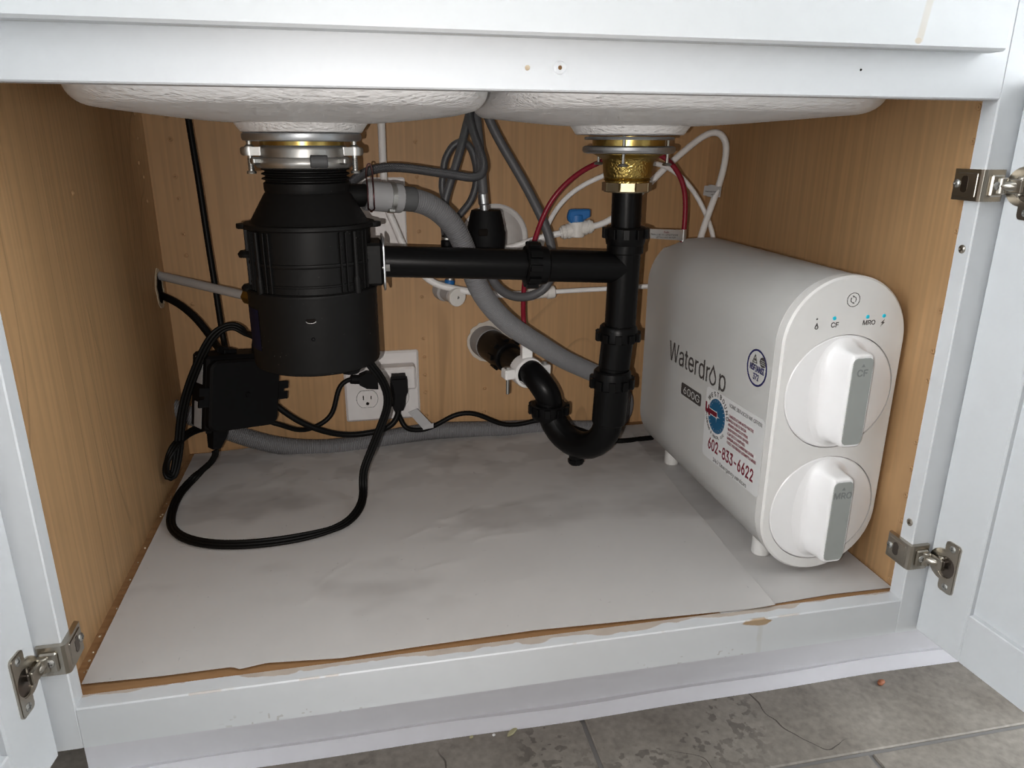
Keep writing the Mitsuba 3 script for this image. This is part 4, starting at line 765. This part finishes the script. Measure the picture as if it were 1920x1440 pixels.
obj(ph, 'loop', tube([(0.4490, 0.4400, 0.3138), (0.4567, 0.4400, 0.2951), (0.4720, 0.4420, 0.2764), (0.4925, 0.4450, 0.2664), (0.5147, 0.4470, 0.2660), (0.5348, 0.4470, 0.2756), (0.5473, 0.4470, 0.2966), (0.5486, 0.4480, 0.3238), (0.5420, 0.4500, 0.3545), (0.5251, 0.4550, 0.3936), (0.5016, 0.4600, 0.4363), (0.4801, 0.4650, 0.4722), (0.4621, 0.4700, 0.5060), (0.4499, 0.4760, 0.5422)], 0.0066, 16), 'm_grey_tube')

# ------------------------------------------------------------------ wall plates, valves, tubes at the back
bp = thing('blank_plate', 'white blank wall plate on the back panel behind the disposal', 'wall plate')
obj(bp, 'plate', place(plate(rrect(0.115, 0.118, 0.004), 0.006, 0.002), (0.2895, D, 0.3710), RY), 'm_outlet', smooth=False)
p = (0.3149, 0.5770, 0.3294); obj(bp, 'screw', along(screw_head(0.0042, 0.0014), (p[0], 0.5771, p[2]), (0, -1, 0)), 'm_outlet')
es = thing('wall_escutcheon', 'round white escutcheon cover on the back panel behind the black hose weight', 'escutcheon')
ec = (0.4870, 0.5780, 0.3348); obj(es, 'cover', place(lathe([(0.0540, 0.0), (0.0545, 0.004), (0.0525, 0.0062), (0.0480, 0.0065), (0.0455, 0.0050), (0.0440, 0.0060), (0.036, 0.0150), (0.022, 0.0230), (0.0, 0.0250), (0.0, 0.0)], 64), (ec[0], D - 0.0005, ec[2]), RY), 'm_dome')

wt_ = thing('white_water_tube', 'wide white water tube dropping behind the disposal and curving right under the drain pipe', 'tube')
obj(wt_, 'tube', tube([(0.3110, 0.5200, 0.5631), (0.3135, 0.5300, 0.5181), (0.3136, 0.5350, 0.4711), (0.3138, 0.5380, 0.4262), (0.3175, 0.5400, 0.3876), (0.3274, 0.5400, 0.3601), (0.3411, 0.5400, 0.3255), (0.3599, 0.5350, 0.2957), (0.3809, 0.5300, 0.2761), (0.4115, 0.5250, 0.2660), (0.4528, 0.5220, 0.2585), (0.4948, 0.5200, 0.2548), (0.5378, 0.5200, 0.2533)], 0.0055, 16), 'm_white_tube')
qf = thing('tube_tee', 'white push fit tee joining three white tubes below the drain pipe', 'fitting')
e0, e1, e2 = V(*(0.5291, 0.5200, 0.2528)), V(*(0.5725, 0.5200, 0.2564)), V(*(0.5444, 0.5200, 0.2735))
dx_ = nrm(e1 - e0)
obj(qf, 'body', [seg(e0, e1 - dx_ * 0.004, 0.0078, 24, 0.001), seg(e1 - dx_ * 0.014, e1, 0.0102, 24, 0.0015), seg(e0, e0 + dx_ * 0.010, 0.0095, 24, 0.0015), seg((e0 + e1) / 2 - dx_ * 0.004, e2, 0.0085, 24, 0.001)], 'm_fitting', smooth=30)
ft = thing('filter_feed_tube', 'thin white tube from the push fit tee straight to the back of the water filter', 'tube')
obj(ft, 'tube', tube([e1 - dx_ * 0.002, (0.6328, 0.5150, 0.2587), (0.6917, 0.5050, 0.2620), (0.7172, 0.4900, 0.2656), (0.733, 0.474, (0.7172, 0.4900, 0.2656)[2] + 0.001), (0.748, 0.447, (0.7172, 0.4900, 0.2656)[2] + 0.001)], 0.0038, 14), 'm_white_tube')
tt_ = thing('arched_white_tube', 'thin white tube arching from the tee behind the brass drain into the water filter', 'tube')
obj(tt_, 'tube', tube([(0.5435, 0.5200, 0.2710), (0.5450, 0.5170, 0.2974), (0.5467, 0.5120, 0.3229), (0.5497, 0.5020, 0.3484), (0.5568, 0.4900, 0.3748), (0.5749, 0.4750, 0.4044), (0.6011, 0.4620, 0.4254), (0.6306, 0.4550, 0.4390), (0.6614, 0.4520, 0.4494), (0.6950, 0.4550, 0.4537), (0.7267, 0.4600, 0.4460), (0.7544, 0.4620, 0.4276), (0.7763, 0.4600, 0.4020), (0.7898, 0.4500, 0.3728), (0.7948, 0.4400, 0.3508), (0.7940, 0.4310, 0.3313)], 0.0036, 14), 'm_white_tube')
bt = thing('tagged_white_tube', 'thick white tube arching high from the blue valve to the water filter, with paper tag', 'tube')
va, vb = V(*(0.5734, 0.5000, 0.3505)), V(*(0.6236, 0.4940, 0.3615)); vd = nrm(vb - va)
btp = [vb - vd * 0.006, (0.6541, 0.4900, 0.3734), (0.6889, 0.4850, 0.4050), (0.7229, 0.4800, 0.4408), (0.7590, 0.4750, 0.4737), (0.7839, 0.4700, 0.4926), (0.8007, 0.4650, 0.4964), (0.8122, 0.4620, 0.4860), (0.8139, 0.4580, 0.4657), (0.8071, 0.4520, 0.4354), (0.7941, 0.4450, 0.4013), (0.7797, 0.4370, 0.3672), (0.7678, 0.4280, 0.3386), (0.7641, 0.4250, 0.3257)]
obj(bt, 'tube', tube(btp, 0.0049, 16), 'm_white_tube')
tg0, tg1, tg2, tg3 = V(*(0.7769, 0.4435, 0.4223)), V(*(0.8043, 0.4435, 0.4206)), V(*(0.8033, 0.4435, 0.4052)), V(*(0.7756, 0.4435, 0.4085))
def tag_box(c, t=0.0006):
    n_ = nrm(np.cross(c[1] - c[0], c[3] - c[0])); n_ = -n_ if n_[1] > 0 else n_
    return hull([q - n_ * t / 2 for q in c] + [q + n_ * t / 2 for q in c]), n_
def tag_text(words, c, h, col, key, part, lines):
    xa = nrm(c[1] - c[0]); ya = nrm(c[0] - c[3]); ya = nrm(ya - xa * (ya @ xa)); za = np.cross(xa, ya); M_ = np.stack([xa, ya, za], 1)
    out = []
    for w_, u_, v_, wid in lines:
        o = c[3] + (c[2] - c[3]) * u_ + (c[0] - c[3]) * v_ + za * 0.0004
        out.append(place(text(w_, h, 0.00012, False, width=wid), o, M_))
    obj(key, part, out, col, smooth=False)
m_, n_ = tag_box([tg0, tg1, tg2, tg3]); obj(bt, 'tag', [m_, place(lathe([(0.0050, -0.0085), (0.0056, -0.0085), (0.0056, 0.0085), (0.0050, 0.0085)], 24), (tg0 + tg1 + tg2 + tg3) / 4 + V(0.001, 0.0055, 0), frame_to((0.12, 0.06, 1)))], 'm_tag_paper', smooth=20, label='small grey paper tag')
tw_ = np.linalg.norm(tg1 - tg0); tag_text('', [tg0, tg1, tg2, tg3], 0.0024, 'm_print', bt, 'tag_lettering', [('Please insert the tubing', 0.08, 0.36, tw_ * 0.86), ('until it stops', 0.42, 0.10, tw_ * 0.5)])
bv = thing('ball_valve', 'small white push fit valve with a blue lever handle left of the vertical drain pipe', 'valve')
vm = (va + vb) / 2
obj(bv, 'body', [seg(va + vd * 0.012, vb - vd * 0.012, 0.0105, 28, 0.0015), place(cyl(0.0125, 0.024, 0.0015, 28), vm - V(0, 0, 0.0115))], 'm_fitting')
for a_, b_ in ((va, vd), (vb, -vd)): obj(bv, 'collet', along(lathe([(0.0050, 0), (0.0080, 0), (0.0086, 0.003), (0.0105, 0.0035), (0.0108, 0.0080), (0.0098, 0.0085), (0.0098, 0.0100), (0.0112, 0.0105), (0.0115, 0.0150), (0.005, 0.0150)], 32), a_, b_), 'm_fitting')
hd = place(plate(unary_union([Point(-0.004, 0.002).buffer(0.0110, 20), sbox(-0.0130, 0.000, 0.020, 0.0125).buffer(-0.003).buffer(0.003), sbox(-0.014, -0.004, 0.006, 0.006)]).convex_hull, 0.0095, 0.0025), (0, 0, -0.00475), RY)
obj(bv, 'handle', [place(cyl(0.0122, 0.011, 0.001, 28), vm + V(-0.001, 0, 0.0115)), place(hd, vm + V(-0.001, 0, 0.0225))], 'm_blue', label='blue lever')
lt = thing('valve_feed_tube', 'short white tube entering the blue handled valve from the left', 'tube')
obj(lt, 'tube', tube([(0.470, 0.535, 0.300), (0.4737, 0.5200, 0.3211), (0.5013, 0.5120, 0.3296), (0.5332, 0.5060, 0.3402), (0.5717, 0.5000, 0.3498), va + vd * 0.006], 0.0049, 16), 'm_white_tube')
av = thing('angle_stop_valve', 'grey stop valve with a round white knob under the drain pipe beside the disposal', 'valve')
k0, k1 = V(*(0.3933, 0.5720, 0.2578)), V(*(0.4178, 0.5180, 0.2530)); kd = nrm(k1 - k0)
obj(av, 'body', [seg(k0, k1 - kd * 0.012, 0.0125, 28, 0.002), along(lathe([(0, 0), (0.0150, 0), (0.0155, 0.003), (0.0155, 0.014), (0.0130, 0.017), (0, 0.018)], 28), k0 + kd * 0.008, kd)], 'm_pex')
obj(av, 'knob', along(lathe([(0, 0), (0.0125, 0), (0.0138, 0.002), (0.0146, 0.006), (0.0146, 0.011), (0.0138, 0.012), (0, 0.0122)], 36), k1 - kd * 0.012, kd), 'm_fitting', label='round white knob')
obj(av, 'screw', along(screw_head(0.0022, 0.001), k1 + kd * 0.0001, kd), 'm_steel')
obj(av, 'outlet', seg(k0 + kd * 0.030, k0 + kd * 0.030 + V(0.006, 0.0, 0.040), 0.0070, 20), 'm_steel'); obj(av, 'collar', seg(k0 + kd * 0.030 + V(0.0022, 0, 0.014), k0 + kd * 0.030 + V(0.0032, 0.0, 0.021), 0.0080, 20), 'm_blue', label='blue collar')
rt = thing('red_tube', 'red waste tube arching from the water filter behind the brass drain to the drain saddle', 'tube')
obj(rt, 'tube', tube([(0.7350, 0.4200, 0.3216), (0.7379, 0.4200, 0.3372), (0.7389, 0.4200, 0.3658), (0.7381, 0.4200, 0.3961), (0.7325, 0.4200, 0.4238), (0.7184, 0.4200, 0.4473), (0.6945, 0.4200, 0.4654), (0.6561, 0.4200, 0.4710), (0.6177, 0.4200, 0.4603), (0.5835, 0.4200, 0.4455), (0.5543, 0.4200, 0.4235), (0.5362, 0.4220, 0.4005), (0.5251, 0.4250, 0.3763), (0.5167, 0.4300, 0.3484), (0.5101, 0.4400, 0.3144), (0.5066, 0.4480, 0.2820), (0.5062, 0.4520, 0.2492), (0.5082, 0.4520, 0.2206), SC + V(0, 0, 0.060), SC + V(0, 0, 0.046)], 0.0036, 14), 'm_red')
r0, r1, r2, r3 = V(*(0.6833, 0.4150, 0.3642)), V(*(0.7354, 0.4150, 0.3618)), V(*(0.7358, 0.4150, 0.3464)), V(*(0.6851, 0.4150, 0.3505))
m_, n_ = tag_box([r0, r1, r2, r3], 0.0007); obj(rt, 'tag', [m_, place(lathe([(0.0040, -0.0085), (0.0047, -0.0085), (0.0047, 0.0085), (0.0040, 0.0085)], 24), V(*(0.7379, 0.4200, 0.3535)))], 'm_tag_metal', smooth=20, label='silver foil tag')
rw = np.linalg.norm(r1 - r0)
tag_text('', [r0, r1, r2, r3], 0.0030, 'm_print_red', rt, 'tag_lettering', [('Note:', 0.42, 0.66, rw * 0.17)])
tag_text('', [r0, r1, r2, r3], 0.0026, 'm_print', rt, 'tag_lettering', [('Please insert the tubing fully and', 0.02, 0.36, rw * 0.80), ('until you reach the mark', 0.18, 0.10, rw * 0.58)])
px_ = thing('grey_supply_pipe', 'whitish grey pipe with a brass nut coming through the left panel behind the disposal', 'pipe')
x0_, x1_ = V(*(-0.0173, 0.5520, 0.2951)), V(*(0.1197, 0.4400, 0.2816))
xd = nrm(x1_ - x0_)
obj(px_, 'pipe', seg(x0_ - xd * 0.004, x1_, 0.0063, 20), 'm_pex'); obj(px_, 'nut', [along(trimesh.creation.cylinder(radius=0.0105, height=0.014, sections=6), x1_ + xd * 0.005, xd), seg(x1_ + xd * 0.010, x1_ + xd * 0.06, 0.0085)], 'm_brass', smooth=25, label='brass nut')

# ------------------------------------------------------------------ outlet
op = thing('power_outlet', 'white double outlet plate low on the back panel under the disposal', 'outlet')
OX, OZ = 0.2968, 0.0965
obj(op, 'plate', place(plate(rrect(0.1225, 0.1190, 0.004), 0.0065, 0.0035), (OX, D, OZ), RY), 'm_outlet', smooth=False)
for gx in (-0.0255, 0.0255):
    for gz in (-0.0200, 0.0200):
        face = Point(0, 0).buffer(0.0172, 28).intersection(sbox(-0.02, -0.0145, 0.02, 0.0145))
        ck = place(plate(face, 0.0014, 0.0005), (OX + gx, D - 0.0063, OZ + gz), RY); obj(op, 'receptacle', ck, 'm_outlet', smooth=False)
        rim_ = place(extr(face.buffer(0.0006).difference(face), 0.0003), (OX + gx, D - 0.0063, OZ + gz), RY); obj(op, 'receptacle_gap', rim_, 'm_rubber_dark', smooth=False)
        sl = [sbox(-0.0072, -0.001, -0.0054, 0.0062), sbox(0.0054, -0.0005, 0.0070, 0.0055), Point(0, -0.0078).buffer(0.0026, 10)]
        obj(op, 'slot', [place(extr(g, 0.0004), (OX + gx, D - 0.0076, OZ + gz), RY) for g in sl], 'm_dark', smooth=False)
    obj(op, 'screw', along(screw_head(0.0030, 0.001), (OX + gx, D - 0.0064, OZ), (0, -1, 0)), 'm_outlet')
ad = thing('outlet_adapter', 'white plug in adapter box on the upper right receptacle', 'adapter')
a0_, a1_ = (0.2968, 0.5480, 0.1362), (0.3507, 0.5480, 0.0977)
obj(ad, 'box', bx(a0_[0] - 0.004, a1_[0], 0.548, D - 0.0068, a1_[2], a0_[2], 0.0030), 'm_outlet', smooth=False)

# ------------------------------------------------------------------ power cords
def cord(name, label, pts, r, mat='m_cord'):
    k = thing(name, label, 'power cord'); obj(k, 'cord', tube([V(*q) for q in pts], r, 14), mat); return k
k = cord('appliance_cord', 'black power cord curving from the left receptacle to the black control box', [(0.2556, 0.5520, 0.1195), (0.2448, 0.5490, 0.1202), (0.2319, 0.5450, 0.1134), (0.2233, 0.5400, 0.0950), (0.2143, 0.5350, 0.0703), (0.1962, 0.5280, 0.0562), (0.1682, 0.5150, 0.0534), (0.1430, 0.4970, 0.0693), (0.1264, 0.4920, 0.0785), (0.1134, 0.4940, 0.0899)], 0.0038)
q0_, q1_ = V(*(0.2465, 0.5520, 0.1201)), V(*(0.2927, 0.5600, 0.1130)); qd = nrm(q1_ - q0_)
obj(k, 'plug', [seg(q0_, q0_ + qd * 0.016, 0.0075, 18), hull([q0_ + qd * a + V(0, y, z) for a, h in ((0.014, 0.0065), (0.026, 0.0125), (0.044, 0.0125)) for y in (-0.010, 0.012) for z in (-h, h)])], 'm_black_soft', smooth=25)
k = cord('appliance_cord', 'black power cord with an angled plug in the adapter running back to the control box', [(0.3189, 0.5380, 0.0738), (0.3163, 0.5350, 0.0566), (0.3035, 0.5310, 0.0433), (0.2775, 0.5260, 0.0371), (0.2356, 0.5200, 0.0381), (0.1960, 0.5080, 0.0540), (0.1658, 0.5020, 0.0736), (0.1426, 0.5000, 0.0943), (0.1229, 0.5000, 0.1153)], 0.0046)
g_ = lambda px_pt, w: [V(*px_pt) + V(sx * w, sy, 0) for sx in (-1, 1) for sy in (-0.009, 0.009)]
obj(k, 'plug', [hull(g_((0.3225, 0.5350, 0.1226), 0.0130) + g_((0.3217, 0.5350, 0.1020), 0.0138) + g_((0.3213, 0.5350, 0.0930), 0.0100)), hull(g_((0.3214, 0.5350, 0.0966), 0.0108) + g_((0.3207, 0.5350, 0.0784), 0.0095) + g_((0.3195, 0.5360, 0.0699), 0.0070)), hull(g_((0.3222, 0.5400, 0.1274), 0.0110) + g_((0.3227, 0.5400, 0.1184), 0.0120))], 'm_black_soft', smooth=20)
k = cord('appliance_cord', 'black power cord with a white tag running behind the trap to the water filter', [(0.3114, 0.5660, 0.0831), (0.3163, 0.5600, 0.0634), (0.3232, 0.5560, 0.0455), (0.3302, 0.5520, 0.0323), (0.3437, 0.5460, 0.0279), (0.3663, 0.5410, 0.0310), (0.3910, 0.5380, 0.0426), (0.4159, 0.5370, 0.0534), (0.4444, 0.5370, 0.0523), (0.4714, 0.5370, 0.0399), (0.4988, 0.5370, 0.0293), (0.5310, 0.5370, 0.0298), (0.5558, 0.5360, 0.0332), (0.5995, 0.5300, 0.0235), (0.6428, 0.5150, 0.0095), (0.6699, 0.4831, 0.0085), (0.7081, 0.4841, 0.0070), (0.7445, 0.4891, 0.0060), (0.740, 0.490, 0.0060)], 0.0040)
obj(k, 'plug', bx(*[v for v in (V(*(0.3115, 0.5700, 0.0817))[0] - 0.007, V(*(0.3115, 0.5700, 0.0817))[0] + 0.02, 0.556, D - 0.0078)], (0.3108, 0.5700, 0.0668)[2], (0.3121, 0.5700, 0.0947)[2], 0.003), 'm_black_soft', smooth=False)
u0, u1, u2, u3 = V(*(0.3342, 0.5280, 0.0662)), V(*(0.3490, 0.5280, 0.0716)), V(*(0.3746, 0.5340, 0.0387)), V(*(0.3578, 0.5340, 0.0334))
m_, n_ = tag_box([u0, u1, u2, u3], 0.0006); obj(k, 'tag', [m_, hull([V(*(0.3576, 0.5330, 0.0319)), V(*(0.3579, 0.5330, 0.0385)), V(*(0.3755, 0.5330, 0.0428)), V(*(0.3752, 0.5330, 0.0344)), V(*(0.3589, 0.5490, 0.0256)), V(*(0.3591, 0.5490, 0.0323)), V(*(0.3770, 0.5490, 0.0366)), V(*(0.3767, 0.5490, 0.0281))])], 'm_tag_paper', smooth=False, label='white paper tag')

cb = thing('control_box', 'black plastic control box with two small labels hanging in the back left corner', 'control box')
ph_, ro_ = math.radians(38), math.radians(9)
Rz = np.array([[math.cos(ph_), -math.sin(ph_), 0], [math.sin(ph_), math.cos(ph_), 0], [0, 0, 1]]); Ry_ = np.array([[math.cos(ro_), 0, math.sin(ro_)], [0, 1, 0], [-math.sin(ro_), 0, math.cos(ro_)]])
RB = Rz @ Ry_; BO = V(*(0.0994, 0.4520, 0.1389))
def B(m): return place(m, BO, RB)
PF = RB @ RY
pb = V(*(0.0575, 0.4490, 0.0892)); pe = V(*(0.0516, 0.4460, 0.0520))
def front(m, x, z, d=0.0): return place(m, BO + RB @ V(x, -d, z), PF)
obj(cb, 'body', B(bx(-0.0540, 0.0530, 0.004, 0.048, -0.0520, 0.0560, 0.004)), 'm_black', smooth=False)
obj(cb, 'cover', front(plate(rrect(0.1080, 0.1010, 0.013), 0.0120, 0.003), 0, 0, -0.0060), 'm_black_soft', smooth=25)
obj(cb, 'cover_screw', front(lathe([(0, 0), (0.0042, 0), (0.0030, 0.0020), (0, 0.0026)], 20), 0.0020, 0.0, 0.0062), 'm_black')
for sx, w in ((-1, 0.020), (1, 0.022)):
    lug = affinity.translate(sbox(-w / 2, -0.0135, w / 2, 0.0135), sx * (0.0480 + w / 2), 0).difference(affinity.translate(rrect(0.014, 0.0048, 0.0015), sx * (0.0480 + w), 0))
    obj(cb, 'mounting_tab', front(extr(lug, 0.0035), 0, 0.0, -0.001), 'm_black_soft', smooth=False)
LX = RB @ np.array([[0, 0, -1], [-1, 0, 0], [0, 1, 0]], float)
for zc in (0.0330, -0.0310):
    obj(cb, 'label', place(extr(rrect(0.0200, 0.0370, 0.001), 0.0004), BO + RB @ V(-0.0541, 0.026, zc), LX), 'm_tag_paper', smooth=False, label='small pale label')
obj(cb, 'strain_relief', [B(place(cyl(0.0072, 0.010, 0.001, 6), (-0.019, 0.026, 0.055))), B(place(rbox(0.020, 0.018, 0.007, 0.002, 6), (-0.013, 0.026, 0.0585)))], 'm_black', smooth=25)
obj(cb, 'socket', [hull([pb + V(x, y, z) for x in (-0.0135, 0.0135) for y in (-0.011, 0.011) for z in (-0.002, 0.014)])], 'm_black', smooth=False)
topp = BO + RB @ V(-0.017, 0.026, 0.060)
cord('control_cable', 'black cable dropping from the sink down to the top of the control box', [(0.0574, 0.5150, 0.5577), (0.0585, 0.5120, 0.5146), (0.0631, 0.5050, 0.4361), (0.0674, 0.4970, 0.3436), (0.0714, 0.4900, 0.2697), (0.0747, 0.4830, 0.2130), topp + V(0.002, 0.0, 0.0)], 0.0042)
cord('control_cable', 'thick black cable from the chipboard hole in the left panel to the control box', [(XL - 0.012, 0.556, 0.2710), (-0.0144, 0.5450, 0.2665), (0.0111, 0.5280, 0.2564), (0.0380, 0.5100, 0.2349), (0.0573, 0.4950, 0.2100), topp + V(-0.006, 0.002, -0.002)], 0.0054)
labels['control_cable']['category'] = labels['control_cable_001']['category'] = 'cable'
# three core ribbon cords
SEC = np.array(unary_union([Point(q * 0.0044, 0).buffer(0.0026, 8) for q in (-1, 0, 1)]).simplify(0.0001).exterior.coords)[:-1]
def ribbon(k, pts, normals, part='cord', w=1.0):
    P = spline([V(*q) for q in pts], 0.004); s0 = np.linspace(0, 1, len(normals)); s1 = np.linspace(0, 1, len(P))
    # normals follow the control points by arc length
    q = np.asarray([V(*p) for p in pts]); l = np.r_[0, np.cumsum(np.linalg.norm(np.diff(q, axis=0), axis=1))]; l /= l[-1]
    Nn = np.stack([np.interp(s1, l, np.asarray(normals, float)[:, c]) for c in range(3)], 1)
    obj(k, part, sweep(P, SEC * w, Nn)[0], 'm_cord', smooth=40)
ck_ = thing('ribbon_cord', 'black three core ribbon cord looped high and low beside the control box', 'power cord')
tr = BO + RB @ V(0.0320, 0.030, 0.052)
cam_n = (0.15, -0.95, 0.25)
ribbon(ck_, [tr, tr + V(0.002, 0, 0.022), (0.1102, 0.4550, 0.2269), (0.0972, 0.4500, 0.2379), (0.0795, 0.4450, 0.2353), (0.0634, 0.4400, 0.2200), (0.0467, 0.4370, 0.1914), (0.0297, 0.4340, 0.1549), (0.0176, 0.4300, 0.1179), (0.0107, 0.4240, 0.0818), (0.0055, 0.4160, 0.0550), (-0.0012, 0.4080, 0.0389), (-0.0057, 0.4040, 0.0452), (-0.0036, 0.4040, 0.0611), (0.0044, 0.4120, 0.0777), (0.0180, 0.4400, 0.0868), (0.0380, 0.4680, 0.0867), BO + RB @ V(-0.020, 0.020, -0.051)],
       [(0.9, -0.4, 0)] * 2 + [(0.3, -0.6, 0.8), (0.0, -0.7, 0.8), (-0.4, -0.8, 0.5)] + [cam_n] * 5 + [(0.5, -0.8, 0.1), (0.7, -0.5, 0.3), (-0.5, -0.8, 0.2), (-0.8, -0.5, 0.1)] + [(-0.3, -0.9, 0.3)] * 4, w=0.92)
fc = thing('ribbon_cord', 'black three core ribbon cord hanging from the disposal and looping across the white shelf paper', 'power cord')
obj(fc, 'plug', [hull([pb + RB @ V(x, y, z) for x, y, z in [(-0.011, -0.010, 0), (0.011, -0.010, 0), (-0.011, 0.010, 0), (0.011, 0.010, 0), (-0.010, -0.009, -0.012), (0.011, -0.009, -0.010), (-0.010, 0.009, -0.012), (0.011, 0.009, -0.010), (-0.009, -0.007, -0.028), (0.003, -0.007, -0.028), (-0.009, 0.007, -0.028), (0.003, 0.007, -0.028)]])], 'm_black_soft', smooth=20)
ribbon(fc, [pe + V(0, 0, 0.006), pe, (0.0442, 0.4470, 0.0396), (0.0313, 0.4500, 0.0276), (0.0171, 0.4510, 0.0148), (0.0053, 0.4221, 0.0085), (0.0049, 0.3666, 0.0085), (0.0137, 0.3188, 0.0085), (0.0362, 0.2834, 0.0088), (0.0741, 0.2601, 0.0088), (0.1255, 0.2512, 0.0088), (0.1761, 0.2556, 0.0088), (0.2150, 0.2681, 0.0090), (0.2384, 0.2873, 0.0100), (0.2542, 0.3183, 0.0160), (0.2581, 0.3450, 0.0266), (0.2601, 0.3520, 0.0475), (0.2703, 0.3570, 0.0725), (0.2827, 0.3590, 0.1009), (0.2941, 0.3580, 0.1293), (0.2980, 0.3540, 0.1536), (0.2925, 0.3480, 0.1778), (0.2828, 0.3430, 0.1962), (0.264, 0.338, 0.228)],
       [(0.8, -0.6, 0.1)] * 3 + [(0.8, -0.5, 0.35), (0.75, -0.4, 0.6), (0.6, -0.2, 0.8), (0.35, -0.3, 0.9), (0.0, -0.6, 0.8), (-0.1, -0.75, 0.65), (-0.05, -0.75, 0.65), (0.0, -0.75, 0.65), (0.05, -0.7, 0.7), (0.0, -0.2, 1.0), (0.1, -0.5, 0.85), (0.3, -0.7, 0.6)] + [(0.25, -0.95, 0.2)] * 9, w=0.84)

# debris on the bare strip along the left panel
db = thing('sawdust_debris', 'fine wood crumbs and grit along the bare strip at the left cabinet wall', 'debris')
rg_ = np.random.default_rng(11); ms = []
for k in range(60):
    t_ = rg_.random(); x_ = -0.013 + (pl[0][0] - 0.004 + 0.013) * (1 - t_) * 0.5 * rg_.random() + rg_.random() * 0.010; y_ = 0.035 + t_ * 0.50
    m = trimesh.creation.icosphere(subdivisions=1, radius=0.0004 + 0.0013 * rg_.random() ** 2); m.vertices = m.vertices * V(1, 1.3, 0.7) + V(x_, y_, -0.0004); ms.append(m)
obj(db, None, ms, 'm_chipboard', smooth=False); labels[db]['kind'] = 'stuff'
# ------------------------------------------------------------------ crumbs on the kitchen floor
def crumb(p, sx, sy, sz, mat, label, rot=0.4, cat='crumb'):
    k = thing('food_crumb', label, cat); m = trimesh.creation.icosphere(subdivisions=2, radius=1.0)
    v = m.vertices * (0.85 + 0.35 * meshkit.noise(m.vertices * 2.3 + len(k), 7)[:, None]); m.vertices = v * V(sx, sy, sz)
    c_, s_ = math.cos(rot), math.sin(rot); obj(k, None, place(m, (p[0], p[1], ZF + sz * 0.8), np.array([[c_, -s_, 0], [s_, c_, 0], [0, 0, 1.0]])), mat, smooth=True)
crumb((0.8840, 0.0545, -0.1630), 0.0062, 0.0034, 0.0030, 'm_orange', 'orange brown crumb on the grey floor tile before the right door')
crumb((0.4121, 0.0678, -0.1640), 0.0085, 0.0030, 0.0016, 'm_crumb', 'pale yellow scrap on the tile against the toe kick', 0.7)
crumb((0.3902, 0.0673, -0.1640), 0.0020, 0.0016, 0.0012, 'm_sticker', 'tiny white crumb left of the pale scrap at the toe kick')
crumb((0.3645, 0.0692, -0.1640), 0.0024, 0.0018, 0.0014, 'm_crumb', 'tiny yellowish crumb, leftmost on the floor along the toe kick')
